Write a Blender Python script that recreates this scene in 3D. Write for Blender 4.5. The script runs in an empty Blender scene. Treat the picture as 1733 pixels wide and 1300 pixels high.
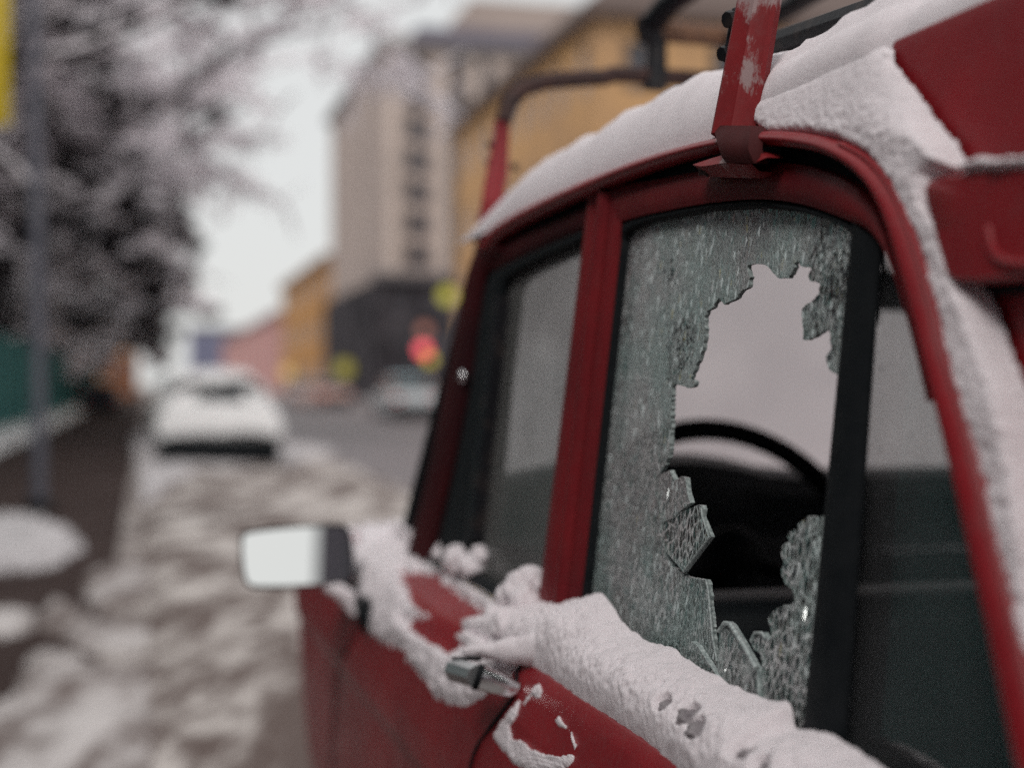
import bpy, bmesh, math, random
import numpy as np
from mathutils import Vector, Matrix, noise as mnoise
from mathutils.geometry import tessellate_polygon
R = math.radians
sc = bpy.context.scene
COL = sc.collection

# ------------------------------------------------------------------ camera
F, CX, CY, CZ = 2407.0, 866.5, 650.0, 1.17       # photograph: 1733 x 1300, 50 mm lens, level camera
cam_d = bpy.data.cameras.new('camera'); cam = bpy.data.objects.new('camera', cam_d); COL.objects.link(cam)
cam.location = (0, 0, CZ); cam.rotation_euler = (R(90), 0, 0)
cam_d.lens = 50; cam_d.sensor_width = 36; cam_d.clip_start = .05; cam_d.clip_end = 3000
cam_d.dof.use_dof = True; cam_d.dof.focus_distance = 1.17; cam_d.dof.aperture_fstop = 2.3
sc.camera = cam
# ------------------------------------------------------------------ world, sun, exposure
W = bpy.data.worlds.new('World'); sc.world = W; W.use_nodes = True
nt = W.node_tree; nt.nodes.clear()
o_ = nt.nodes.new('ShaderNodeOutputWorld'); b_ = nt.nodes.new('ShaderNodeBackground')
s_ = nt.nodes.new('ShaderNodeTexSky'); s_.sky_type = 'NISHITA'; s_.sun_disc = False
s_.sun_elevation = R(44); s_.sun_rotation = R(200); s_.air_density = 1.0; s_.dust_density = 3
mx = nt.nodes.new('ShaderNodeMixRGB'); mx.inputs[0].default_value = .93          # closed cloud cover over the sky
mx.inputs[2].default_value = (5.75, 5.8, 5.7, 1)
nt.links.new(s_.outputs[0], mx.inputs[1]); nt.links.new(mx.outputs[0], b_.inputs[0]); nt.links.new(b_.outputs[0], o_.inputs[0])
b_.inputs[1].default_value = .1
sun_d = bpy.data.lights.new('sun', 'SUN'); sun = bpy.data.objects.new('sun', sun_d); COL.objects.link(sun)
sun_d.energy = 1.35; sun_d.angle = R(26); sun_d.color = (1, .96, .92)
sun.rotation_euler = (R(46), 0, R(-24)); sun.location = (0, 0, 30)
sc.view_settings.view_transform = 'Standard'; sc.view_settings.look = 'None'
sc.view_settings.exposure = 0.45; sc.view_settings.gamma = 1
sc.cycles.use_denoising = False
sc.cycles.max_bounces = 10; sc.cycles.transparent_max_bounces = 16; sc.cycles.sample_clamp_indirect = 6

# ------------------------------------------------------------------ materials
def new_mat(name):
    m = bpy.data.materials.new(name); m.use_nodes = True
    t = m.node_tree; t.nodes.clear()
    out = t.nodes.new('ShaderNodeOutputMaterial')
    return m, t, out
def N(t, kind, **kw):
    n = t.nodes.new(kind)
    for k, v in kw.items():
        if k in n.inputs.keys() if hasattr(n.inputs, 'keys') else False: n.inputs[k].default_value = v
        else: setattr(n, k, v)
    return n
def ramp(t, src, p0, p1, c0=(0, 0, 0, 1), c1=(1, 1, 1, 1), ease=False):
    r = t.nodes.new('ShaderNodeValToRGB'); r.color_ramp.elements[0].position = p0; r.color_ramp.elements[1].position = p1
    r.color_ramp.elements[0].color = c0; r.color_ramp.elements[1].color = c1
    if ease: r.color_ramp.interpolation = 'EASE'
    t.links.new(src, r.inputs[0]); return r.outputs[0]
def tex(t, scale, detail=6, rough=.6, stretch=None, kind='noise', feature=None, coord='Object', dist=0):
    tc = t.nodes.new('ShaderNodeTexCoord'); src = tc.outputs[coord]
    if stretch:
        mp = t.nodes.new('ShaderNodeMapping'); mp.inputs['Scale'].default_value = stretch
        t.links.new(src, mp.inputs[0]); src = mp.outputs[0]
    if kind == 'noise':
        n = t.nodes.new('ShaderNodeTexNoise'); n.inputs['Scale'].default_value = scale
        n.inputs['Detail'].default_value = detail; n.inputs['Roughness'].default_value = rough
        n.inputs['Distortion'].default_value = dist; t.links.new(src, n.inputs['Vector']); return n.outputs['Fac']
    n = t.nodes.new('ShaderNodeTexVoronoi'); n.feature = feature or 'F1'; n.inputs['Scale'].default_value = scale
    t.links.new(src, n.inputs['Vector']); return n.outputs['Distance']
def mixc(t, fac, a, b):
    m = t.nodes.new('ShaderNodeMixRGB')
    for i, x in ((0, fac), (1, a), (2, b)):
        if hasattr(x, 'links'): t.links.new(x, m.inputs[i])
        elif i == 0: m.inputs[0].default_value = x
        else: m.inputs[i].default_value = (*x[:3], 1)
    return m.outputs[0]
def math_(t, op, a, b=0.0):
    m = t.nodes.new('ShaderNodeMath'); m.operation = op
    for i, x in enumerate((a, b)):
        if hasattr(x, 'links'): t.links.new(x, m.inputs[i])
        else: m.inputs[i].default_value = x
    return m.outputs[0]
def bump(t, h, strength=.3, dist=.01):
    b = t.nodes.new('ShaderNodeBump'); b.inputs['Strength'].default_value = strength; b.inputs['Distance'].default_value = dist
    t.links.new(h, b.inputs['Height']); return b.outputs[0]
def pbr(name, col, rough=.5, metal=0, var=None, vscale=8, vlo=.35, vhi=.65, bumps=None, spec=.5, coat=0, rvar=None, stretch=None, bstretch=None):
    m, t, out = new_mat(name); p = t.nodes.new('ShaderNodeBsdfPrincipled'); t.links.new(p.outputs[0], out.inputs[0])
    p.inputs['Base Color'].default_value = (*col, 1); p.inputs['Roughness'].default_value = rough
    p.inputs['Metallic'].default_value = metal; p.inputs['Specular IOR Level'].default_value = spec
    p.inputs['Coat Weight'].default_value = coat; p.inputs['Coat Roughness'].default_value = .12
    if var:
        f = ramp(t, tex(t, vscale, 8, .65, stretch), vlo, vhi)
        t.links.new(mixc(t, f, col, var), p.inputs['Base Color'])
        if rvar is not None:
            r = t.nodes.new('ShaderNodeMapRange'); r.inputs['To Min'].default_value = rough; r.inputs['To Max'].default_value = rvar
            t.links.new(f, r.inputs[0]); t.links.new(r.outputs[0], p.inputs['Roughness'])
    if bumps: t.links.new(bump(t, tex(t, bumps[0], 6, .6, bstretch), bumps[1], bumps[2]), p.inputs['Normal'])
    return m
def paint_mat(name, col, dark, dirt=(.16, .085, .085), rough=.27, peel=0, spec=.25):
    m, t, out = new_mat(name); p = t.nodes.new('ShaderNodeBsdfPrincipled'); t.links.new(p.outputs[0], out.inputs[0])
    p.inputs['Specular IOR Level'].default_value = spec
    big = ramp(t, tex(t, 5, 8, .6), .35, .7); c = mixc(t, big, col, dark)
    fine = ramp(t, tex(t, 60, 10, .75), .5, .78); fm = math_(t, 'MULTIPLY', fine, .30)
    c = mixc(t, fm, c, dirt)
    drip = ramp(t, tex(t, 55, 6, .6, (1, 1, .12)), .55, .75); c = mixc(t, math_(t, 'MULTIPLY', drip, .22), c, dark)
    if peel:
        tc = t.nodes.new('ShaderNodeTexCoord'); sx = t.nodes.new('ShaderNodeSeparateXYZ'); t.links.new(tc.outputs['Object'], sx.inputs[0])
        hi = ramp(t, sx.outputs[2], .085, .115); lo = math_(t, 'MULTIPLY', ramp(t, sx.outputs[2], .020, .035), ramp(t, sx.outputs[2], .05, .065, (1, 1, 1, 1), (0, 0, 0, 1)))
        bias = math_(t, 'ADD', math_(t, 'MULTIPLY', hi, .24), math_(t, 'MULTIPLY', lo, .065))
        pk = ramp(t, math_(t, 'ADD', tex(t, 34, 12, .75, (1, 1, .45)), bias), .58, .66)
        c = mixc(t, pk, c, (.32, .22, .22))
    speck = ramp(t, tex(t, 260, 4, .6), .68, .74); c = mixc(t, math_(t, 'MULTIPLY', speck, .5), c, (.02, .008, .008))
    t.links.new(c, p.inputs['Base Color'])
    r = t.nodes.new('ShaderNodeMapRange'); r.inputs['To Min'].default_value = rough; r.inputs['To Max'].default_value = rough + .35
    t.links.new(tex(t, 22, 8, .7), r.inputs[0]); t.links.new(r.outputs[0], p.inputs['Roughness'])
    t.links.new(bump(t, tex(t, 140, 5, .6), .12, .002), p.inputs['Normal'])
    return m
M = {}
M['red'] = paint_mat('red_paint', (.28, .010, .016), (.18, .008, .013), spec=.4)
M['red_frame'] = paint_mat('worn_red_frame_paint', (.20, .012, .016), (.09, .008, .012), dirt=(.12, .055, .05), rough=.38)
M['red_shaded'] = paint_mat('shaded_red_paint', (.055, .006, .008), (.02, .004, .006), dirt=(.05, .02, .02), rough=.5, spec=.12)  # red paint darkened to stand for the dark surroundings it reflects
M['red_rack'] = paint_mat('flaking_red_rack_paint', (.24, .013, .016), (.10, .008, .011), rough=.42, peel=1)
M['black'] = pbr('black_rubber', (.006, .008, .010), .7, spec=.15, var=(.012, .014, .016), vscale=40, bumps=(300, .2, .001))
M['blackmetal'] = pbr('black_painted_metal', (.010, .010, .013), .5, spec=.25, var=(.04, .03, .028), vscale=40, vlo=.5, vhi=.7, bumps=(120, .3, .002))
M['wood'] = pbr('weathered_brown_rail', (.22, .10, .045), .6, var=(.09, .045, .03), vscale=14, bumps=(80, .4, .003), stretch=(6, 1, 6))
M['rust'] = pbr('rusty_metal', (.07, .028, .022), .7, var=(.03, .015, .014), vscale=40, bumps=(90, .6, .004))
M['chrome'] = pbr('chrome', (.85, .85, .87), .14, 1, var=(.35, .34, .34), vscale=40, vlo=.5, vhi=.75, rvar=.35)
M['interior'] = pbr('dark_interior_vinyl', (.010, .014, .018), .62, spec=.2, var=(.02, .024, .03), vscale=20, bumps=(200, .2, .002))
M['dash'] = pbr('dashboard_plastic', (.02, .028, .033), .5, var=(.03, .036, .04), vscale=9, bumps=(150, .2, .002))
M['lining'] = pbr('roof_lining', (.03, .033, .035), .9)
M['seat'] = pbr('seat_vinyl', (.014, .018, .023), .5, var=(.022, .027, .032), vscale=30, bumps=(160, .3, .002))
def snow_mat(name, col=(.82, .755, .785), bstr=.5, dirt=None):
    m, t, out = new_mat(name); p = t.nodes.new('ShaderNodeBsdfPrincipled'); t.links.new(p.outputs[0], out.inputs[0])
    c = mixc(t, ramp(t, tex(t, 30, 8, .7), .35, .7), col, tuple(x * .93 for x in col))
    gr = ramp(t, tex(t, 420, 3, .6), .72, .78); c = mixc(t, math_(t, 'MULTIPLY', gr, .35), c, (.25, .22, .22))
    if dirt: c = mixc(t, ramp(t, tex(t, dirt[0], 8, .65), dirt[1], dirt[2]), c, dirt[3])
    t.links.new(c, p.inputs['Base Color']); p.inputs['Roughness'].default_value = .85
    p.inputs['Specular IOR Level'].default_value = .25
    p.inputs['Subsurface Weight'].default_value = .25; p.inputs['Subsurface Radius'].default_value = (.012, .011, .011); p.inputs['Subsurface Scale'].default_value = .5
    h = math_(t, 'ADD', math_(t, 'MULTIPLY', tex(t, 110, 8, .7), .6), math_(t, 'MULTIPLY', tex(t, 480, 4, .7), .35))
    t.links.new(bump(t, h, bstr, .003), p.inputs['Normal'])
    return m
M['snow'] = snow_mat('snow_on_car')
M['snow_white'] = snow_mat('clean_snow', (.82, .80, .80), .3)
M['glass_dirty'] = None

def dusty_glass(name, dust=(.40, .40, .39), amount=.30, tint=(.93, .95, .945)):
    m, t, out = new_mat(name)
    tr = t.nodes.new('ShaderNodeBsdfTransparent'); tr.inputs[0].default_value = (*tint, 1)
    gl = t.nodes.new('ShaderNodeBsdfGlossy'); gl.inputs['Roughness'].default_value = .03
    di = t.nodes.new('ShaderNodeBsdfDiffuse'); tl = t.nodes.new('ShaderNodeBsdfTranslucent')
    di.inputs[0].default_value = (*dust, 1); tl.inputs[0].default_value = (*dust, 1)
    ds = t.nodes.new('ShaderNodeMixShader'); ds.inputs[0].default_value = .6; t.links.new(di.outputs[0], ds.inputs[1]); t.links.new(tl.outputs[0], ds.inputs[2])
    fr = t.nodes.new('ShaderNodeFresnel'); fr.inputs[0].default_value = 1.45
    m1 = t.nodes.new('ShaderNodeMixShader'); t.links.new(math_(t, 'MULTIPLY', fr.outputs[0], .22), m1.inputs[0]); t.links.new(tr.outputs[0], m1.inputs[1]); t.links.new(gl.outputs[0], m1.inputs[2])
    f = t.nodes.new('ShaderNodeMapRange'); f.inputs['To Min'].default_value = amount * .6; f.inputs['To Max'].default_value = amount * 1.5
    t.links.new(ramp(t, tex(t, 9, 10, .7), .3, .75), f.inputs[0])
    sp = ramp(t, tex(t, 130, 3, .5), .70, .74)
    fac = math_(t, 'ADD', f.outputs[0], math_(t, 'MULTIPLY', sp, .35))
    m2 = t.nodes.new('ShaderNodeMixShader'); t.links.new(fac, m2.inputs[0]); t.links.new(m1.outputs[0], m2.inputs[1]); t.links.new(ds.outputs[0], m2.inputs[2])
    t.links.new(m2.outputs[0], out.inputs[0]); return m
M['glass_dirty'] = dusty_glass('dusty_window_glass')

def snowy_windscreen():
    m, t, out = new_mat('windscreen_under_snow')
    tl = t.nodes.new('ShaderNodeBsdfTranslucent'); di = t.nodes.new('ShaderNodeBsdfDiffuse')
    c = mixc(t, ramp(t, tex(t, 4, 6, .55), .3, .7), (.93, .85, .865), (.78, .71, .73))
    t.links.new(c, tl.inputs[0]); di.inputs[0].default_value = (.6, .56, .57, 1)
    s = t.nodes.new('ShaderNodeMixShader'); s.inputs[0].default_value = .08
    t.links.new(tl.outputs[0], s.inputs[1]); t.links.new(di.outputs[0], s.inputs[2]); t.links.new(s.outputs[0], out.inputs[0])
    return m
M['screen'] = snowy_windscreen()

def crazed_glass(name, centres, edge=False):
    """tempered glass broken into small cells: dark see-through cells between pale fracture lines"""
    m, t, out = new_mat(name)
    tc = t.nodes.new('ShaderNodeTexCoord')
    # fine cells
    def vor(scale, stretch, warp=.3, rot=0):
        mp = t.nodes.new('ShaderNodeMapping'); mp.inputs['Scale'].default_value = stretch; mp.inputs['Rotation'].default_value = (rot, 0, 0)
        t.links.new(tc.outputs['Object'], mp.inputs[0])
        v = t.nodes.new('ShaderNodeTexVoronoi'); v.feature = 'DISTANCE_TO_EDGE'; v.inputs['Scale'].default_value = scale
        t.links.new(mp.outputs[0], v.inputs['Vector']); return v.outputs['Distance']
    fine = vor(300, (1, 1, .45)); coarse = vor(150, (1, 1, .55), rot=.35)
    lf = ramp(t, fine, .02, .17, (1, 1, 1, 1), (0, 0, 0, 1)); lc = ramp(t, coarse, .04, .125, (1, 1, 1, 1), (0, 0, 0, 1))
    web = ramp(t, vor(105, (1, 1, .62), rot=-.3), .012, .05, (1, 1, 1, 1), (0, 0, 0, 1)); web = math_(t, 'MULTIPLY', web, ramp(t, tex(t, 14, 4, .6), .40, .55))
    mpc = t.nodes.new('ShaderNodeMapping'); mpc.inputs['Scale'].default_value = (1, 1, .45); t.links.new(tc.outputs['Object'], mpc.inputs[0])
    vc = t.nodes.new('ShaderNodeTexVoronoi'); vc.inputs['Scale'].default_value = 300; t.links.new(mpc.outputs[0], vc.inputs['Vector'])
    bw = t.nodes.new('ShaderNodeRGBToBW'); t.links.new(vc.outputs['Color'], bw.inputs[0]); cell = ramp(t, bw.outputs[0], .3, .75)  # randomly paler cells stand in for glints off tilted pieces
    # where the cells are coarse
    geo = t.nodes.new('ShaderNodeTexCoord'); mask = None
    for (c, r) in centres:
        d = t.nodes.new('ShaderNodeVectorMath'); d.operation = 'DISTANCE'; t.links.new(geo.outputs['Object'], d.inputs[0]); d.inputs[1].default_value = c
        mr = t.nodes.new('ShaderNodeMapRange'); mr.inputs['From Min'].default_value = r * 1.1; mr.inputs['From Max'].default_value = r * .7
        t.links.new(math_(t, 'ADD', d.outputs['Value'], math_(t, 'MULTIPLY', math_(t, 'SUBTRACT', tex(t, 40, 4, .6), .5), .05)), mr.inputs[0])
        mask = mr.outputs[0] if mask is None else math_(t, 'MAXIMUM', mask, mr.outputs[0])
    cl = ramp(t, tex(t, 18, 6, .65, (1, 1, .6)), .3, .7)                       # cloudy zones of denser damage
    f_fine = math_(t, 'ADD', math_(t, 'MULTIPLY', lf, .42), math_(t, 'ADD', math_(t, 'ADD', math_(t, 'MULTIPLY', cl, .34), -.03), math_(t, 'MULTIPLY', cell, .40)))
    gr = ramp(t, tex(t, 650, 4, .7, (1, 1, .5)), .35, .65)
    f_fine = math_(t, 'MULTIPLY', f_fine, math_(t, 'ADD', math_(t, 'MULTIPLY', gr, .8), .45))
    f_fine = math_(t, 'ADD', f_fine, math_(t, 'MULTIPLY', web, .5))
    f_co = math_(t, 'ADD', math_(t, 'MULTIPLY', lc, .95), math_(t, 'MULTIPLY', cl, .03))
    if mask is None: fac = f_fine
    else:
        fac = math_(t, 'ADD', math_(t, 'MULTIPLY', f_fine, math_(t, 'SUBTRACT', 1.0, mask)), math_(t, 'MULTIPLY', f_co, mask))
    fac = math_(t, 'MINIMUM', fac, 1.0)
    nrm = bump(t, math_(t, 'ADD', fine, math_(t, 'MULTIPLY', tex(t, 300, 4, .7), .5)), .8, .004)
    tr = t.nodes.new('ShaderNodeBsdfTransparent'); tr.inputs[0].default_value = (.72, .78, .765, 1)
    di = t.nodes.new('ShaderNodeBsdfDiffuse'); tl = t.nodes.new('ShaderNodeBsdfTranslucent')
    col = mixc(t, ramp(t, tex(t, 7, 4, .6), .42, .58), (.78, .93, .91), (.95, .94, .95))
    if mask is not None and len(centres) > 1:
        dk_ = ramp(t, tex(t, 260, 3, .5, (1, 1, .7)), .47, .53); col = mixc(t, math_(t, 'MULTIPLY', mask, dk_), col, (.02, .025, .03))
    for b in (di, tl): t.links.new(col, b.inputs[0]); t.links.new(nrm, b.inputs['Normal'])
    ds = t.nodes.new('ShaderNodeMixShader'); ds.inputs[0].default_value = .4; t.links.new(di.outputs[0], ds.inputs[1]); t.links.new(tl.outputs[0], ds.inputs[2])
    gl = t.nodes.new('ShaderNodeBsdfGlossy'); gl.inputs['Roughness'].default_value = .12; gl.inputs[0].default_value = (.85, .9, .89, 1)
    g_ = t.nodes.new('ShaderNodeNewGeometry'); vm = t.nodes.new('ShaderNodeVectorMath'); vm.operation = 'SUBTRACT'; t.links.new(vc.outputs['Color'], vm.inputs[0]); vm.inputs[1].default_value = (.5, .5, .5)
    vs2 = t.nodes.new('ShaderNodeVectorMath'); vs2.operation = 'SCALE'; vs2.inputs['Scale'].default_value = 1.3; t.links.new(vm.outputs[0], vs2.inputs[0])
    va = t.nodes.new('ShaderNodeVectorMath'); va.operation = 'ADD'; t.links.new(g_.outputs['Normal'], va.inputs[0]); t.links.new(vs2.outputs[0], va.inputs[1])
    vn = t.nodes.new('ShaderNodeVectorMath'); vn.operation = 'NORMALIZE'; t.links.new(va.outputs[0], vn.inputs[0]); t.links.new(vn.outputs[0], gl.inputs['Normal'])
    a = t.nodes.new('ShaderNodeMixShader'); t.links.new(fac, a.inputs[0]); t.links.new(tr.outputs[0], a.inputs[1]); t.links.new(ds.outputs[0], a.inputs[2])
    b = t.nodes.new('ShaderNodeMixShader'); b.inputs[0].default_value = .22; t.links.new(a.outputs[0], b.inputs[1]); t.links.new(gl.outputs[0], b.inputs[2])
    t.links.new(b.outputs[0], out.inputs[0]); return m
def rim_mat():
    m, t, out = new_mat('broken_glass_edge'); di = t.nodes.new('ShaderNodeBsdfPrincipled')
    t.links.new(mixc(t, ramp(t, tex(t, 300, 4, .7), .35, .65), (.52, .58, .57), (.18, .22, .22)), di.inputs[0]); di.inputs['Roughness'].default_value = .25
    t.links.new(di.outputs[0], out.inputs[0]); return m
M['rim'] = rim_mat()

# ------------------------------------------------------------------ mesh helpers
def build(name, verts, faces, mats, parent=None, smooth=35, offset=None, midx=None):
    me = bpy.data.meshes.new(name)
    if offset is not None: verts = [(v[0] - offset[0], v[1] - offset[1], v[2] - offset[2]) for v in verts]
    me.from_pydata([tuple(map(float, v)) for v in verts], [], faces)
    if not isinstance(mats, (list, tuple)): mats = [mats]
    for m in mats: me.materials.append(m)
    if midx is not None: me.polygons.foreach_set('material_index', midx)
    if smooth:
        me.polygons.foreach_set('use_smooth', [True] * len(me.polygons))
        me.update()
        try: me.set_sharp_from_angle(angle=R(smooth))
        except Exception: pass
    me.update()
    o = bpy.data.objects.new(name, me); COL.objects.link(o)
    if parent is not None: o.parent = parent
    return o
def tag(o, label, cat, group=None, kind=None):
    o['label'] = label
    if cat: o['category'] = cat
    if group: o['group'] = group
    if kind: o['kind'] = kind
    return o
def thing(name, label, cat, loc=(0, 0, 0), rz=0, group=None):
    o = bpy.data.objects.new(name, None); COL.objects.link(o); o.location = loc; o.rotation_euler = (0, 0, rz); o.empty_display_size = .2
    return tag(o, label, cat, group)
def struct(o): o['kind'] = 'structure'; return o
class MB:
    """collects simple shapes into one mesh"""
    def __init__(s): s.v, s.f, s.m = [], [], []
    def add(s, vs, fs, mi=0):
        b = len(s.v); s.v += [tuple(x) for x in vs]; s.f += [tuple(i + b for i in f) for f in fs]; s.m += [mi] * len(fs); return s
    def grid(s, P, closed_u=False, closed_v=False, mi=0, flip=False):
        n, k = len(P), len(P[0]); vs = [p for r in P for p in r]; fs = []
        for i in range(n if closed_u else n - 1):
            for j in range(k if closed_v else k - 1):
                a, b, c, d = i * k + j, ((i + 1) % n) * k + j, ((i + 1) % n) * k + (j + 1) % k, i * k + (j + 1) % k
                fs.append((a, d, c, b) if flip else (a, b, c, d))
        return s.add(vs, fs, mi)
    def box(s, x0, x1, y0, y1, z0, z1, mi=0, bev=0):
        bm = bmesh.new(); bmesh.ops.create_cube(bm, size=1)
        for v in bm.verts: v.co = Vector(((x0 + x1) / 2 + v.co.x * (x1 - x0), (y0 + y1) / 2 + v.co.y * (y1 - y0), (z0 + z1) / 2 + v.co.z * (z1 - z0)))
        if bev: bmesh.ops.bevel(bm, geom=bm.edges[:], offset=bev, segments=3, affect='EDGES', profile=.5)
        bm.verts.index_update()
        s.add([v.co[:] for v in bm.verts], [[v.index for v in f.verts] for f in bm.faces], mi); bm.free(); return s
    def obox(s, c, ax, ay, az, size, bev=0, mi=0):
        ax, ay, az = Vector(ax).normalized(), Vector(ay).normalized(), Vector(az).normalized()
        t = MB().box(-size[0] / 2, size[0] / 2, -size[1] / 2, size[1] / 2, -size[2] / 2, size[2] / 2, 0, bev)
        c = Vector(c); return s.add([tuple(c + ax * v[0] + ay * v[1] + az * v[2]) for v in t.v], t.f, mi)
    def tube(s, path, rad, n=10, cap=True, flat=1.0, mi=0):
        path = [Vector(p) for p in path]; k = len(path)
        rad = rad if isinstance(rad, (list, tuple)) else [rad] * k
        rings = []; up = None
        for i, p in enumerate(path):
            d = (path[min(i + 1, k - 1)] - path[max(i - 1, 0)]).normalized()
            if up is None: up = Vector((0, 0, 1)) if abs(d.z) < .9 else Vector((1, 0, 0))
            a = (up - d * up.dot(d)).normalized(); up = a; b = d.cross(a)
            rings.append([p + (a * math.cos(q) + b * math.sin(q) * flat) * rad[i] for q in [2 * math.pi * j / n for j in range(n)]])
        s.grid(rings, closed_v=True, mi=mi)
        if cap:
            b0 = len(s.v) - n * k
            s.f.append(tuple(range(b0 + n - 1, b0 - 1, -1))); s.f.append(tuple(range(b0 + n * (k - 1), b0 + n * k))); s.m += [mi, mi]
        return s
    def blob(s, c, r, seed=0, sub=2, amp=.2, mi=0):
        bm = bmesh.new(); bmesh.ops.create_icosphere(bm, subdivisions=sub, radius=1)
        r = r if isinstance(r, (list, tuple)) else (r, r, r)
        for v in bm.verts:
            q = 1 + amp * 2 * mnoise.noise(v.co * 1.6 + Vector((seed * 7.3, seed * 3.1, seed)))
            v.co = Vector((c[0] + v.co.x * r[0] * q, c[1] + v.co.y * r[1] * q, c[2] + v.co.z * r[2] * q))
        bm.verts.index_update(); s.add([v.co[:] for v in bm.verts], [[v.index for v in f.verts] for f in bm.faces], mi); bm.free(); return s
    def make(s, name, mats, parent=None, smooth=35, offset=None):
        return build(name, s.v, s.f, mats, parent, smooth, offset, s.m)

def resample(pts, n):
    P = np.array(pts, float); d = np.r_[0, np.cumsum(np.linalg.norm(np.diff(P, axis=0), axis=1))]
    t = np.linspace(0, d[-1], n); return np.stack([np.interp(t, d, P[:, k]) for k in range(P.shape[1])], 1)
def smooth_line(pts, n):
    """Catmull-Rom through the points, then equal spacing"""
    P = [np.array(p, float) for p in pts]; P = [2 * P[0] - P[1]] + P + [2 * P[-1] - P[-2]]; out = []
    for i in range(1, len(P) - 2):
        for k in range(10):
            t = k / 10; a, b, c, d = P[i - 1], P[i], P[i + 1], P[i + 2]
            out.append(.5 * (2 * b + (c - a) * t + (2 * a - 5 * b + 4 * c - d) * t * t + (-a + 3 * b - 3 * c + d) * t ** 3))
    out.append(P[-2]); return resample(out, n)

# ------------------------------------------------------------------ the car's own frame: x = to its right, y = forward, z = up
A = R(15.5); CA, SA = math.cos(A), math.sin(A)
ORG = Vector((1.17, 1.2, 0))
def c2w(p): return Vector((p[0] * CA - p[1] * SA, p[0] * SA + p[1] * CA, p[2]))
def lray(px, py):
    dx, dz = (np.asarray(px, float) - CX) / F, (CY - np.asarray(py, float)) / F
    return dx * CA + SA, -dx * SA + CA, dz
V0, TH = .45, .122                       # side plane: x = V0 + TH*(z-.93)
def P(px, py, d=0.0):
    """point of the car's side plane (set in by d) seen at a place of the photograph"""
    dv, du, dz = lray(px, py); s = (V0 + d + TH * .24) / (dv - TH * dz); return np.array([s * dv, s * du, CZ + s * dz])
def PV(px, py, v):
    dv, du, dz = lray(px, py); s = v / dv; return np.array([v, s * du, CZ + s * dz])
def PU(px, py, u):
    dv, du, dz = lray(px, py); s = u / du; return np.array([s * dv, u, CZ + s * dz])
# side of the body below the windows
ZP = [.22, .30, .40, .50, .60, .675, .690, .705, .745, .80, .83, .838, .85, .876, .889, .897, .912, .925]
VP = [.44, .405, .388, .378, .372, .369, .3625, .360, .3605, .367, .3735, .3745, .379, .3885, .396, .410, .434, .4545]
def side(u, z):
    u = np.asarray(u, float); z = np.asarray(z, float)
    zb = z + .022 * np.clip((u - 1.3) / .6, 0, 1) * np.clip((z - .8) / .1, 0, 1)      # the belt falls a little towards the front
    e = 2.0 * np.clip(u - 3.0, 0, None) ** 2
    return np.interp(zb, ZP, VP) + e
def hood_z(u, v):
    q = np.clip((np.asarray(v, float) - .42) / .75, 0, 1)
    return .885 + .055 * np.sin(q * np.pi / 2) - .9 * np.clip(np.asarray(u, float) - 2.68, 0, 1) ** 2
def body_hit(px, py):
    """first meeting of the view ray with the car's side and bonnet"""
    px = np.atleast_1d(np.asarray(px, float)); py = np.atleast_1d(np.asarray(py, float))
    dv, du, dz = lray(px, py); s = np.full(px.shape, .4); done = np.zeros(px.shape, bool); st = np.full(px.shape, np.nan)
    for k in range(1500):
        s = s + .0025; v, u, z = s * dv, s * du, CZ + s * dz
        top = np.where(u > 2.33, hood_z(u, v), .926)
        ins = (v > side(u, z)) & (z < top) & ~done
        st[ins] = s[ins]; done |= ins
        if done.all(): break
    return np.stack([st * dv, st * du, CZ + st * dz], 1)

car = thing('red_delivery_van', 'old dark red van with a shattered side window, snow on its roof and sills', 'van', c2w(ORG), A)
def cb(mb, name, mats, parent=None, smooth=35): return mb.make(name, mats, parent or car, smooth, ORG)

# ---- body side (front fender, door, rear quarter) and its mirror image
def warp(u, z):
    s1 = 1.34 + .13 * np.clip((.86 - z) / .14, 0, 1) ** 1.3 - 1.34
    s2 = .16 * np.clip((.88 - z) / .2, 0, 1)
    return u + s1 * max(0, 1 - abs(u - 1.34) / .3) + s2 * max(0, 1 - abs(u - 2.28) / .4)
def arch(u):                              # wheel openings
    z = .22
    for uc in (1.72, -.85):
        if abs(u - uc) < .33: z = max(z, .305 + math.sqrt(.33 ** 2 - (u - uc) ** 2))
    return z
def side_loft(us, mirror=False):
    rows = []
    zs = sorted(set(list(np.linspace(.22, .925, 60)) + ZP))
    for u in us:
        row = []
        za = arch(u)
        for z in zs:
            zz = max(z, za) if u not in () else z
            uu = warp(u, zz); zc = min(zz, .925 - .022 * min(max((uu - 1.3) / .6, 0), 1))
            if uu > 2.40: zc = min(zc, float(hood_z(uu, .45)))
            v = float(side(uu, zc))
            row.append(((2.34 - v) if mirror else v, uu, zc))
        rows.append(row)
    return rows
def linspace(a, b, s): return list(np.linspace(a, b, max(2, int(abs(b - a) / s))))
for nm, a, b in (('rear_quarter_panel', -1.55, 1.34), ('front_door', 1.34, 2.28), ('front_fender', 2.28, 3.25)):
    mb = MB(); mb.grid(side_loft(linspace(a, b, .03)), flip=True)
    o = cb(mb, nm, M['red']); tag(o, 'dark red painted panel with snow stuck to it', None)
    if nm == 'front_door': door = o
    mb = MB(); mb.grid(side_loft(linspace(a, b, .1), True)); cb(mb, nm, M['red'])
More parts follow.
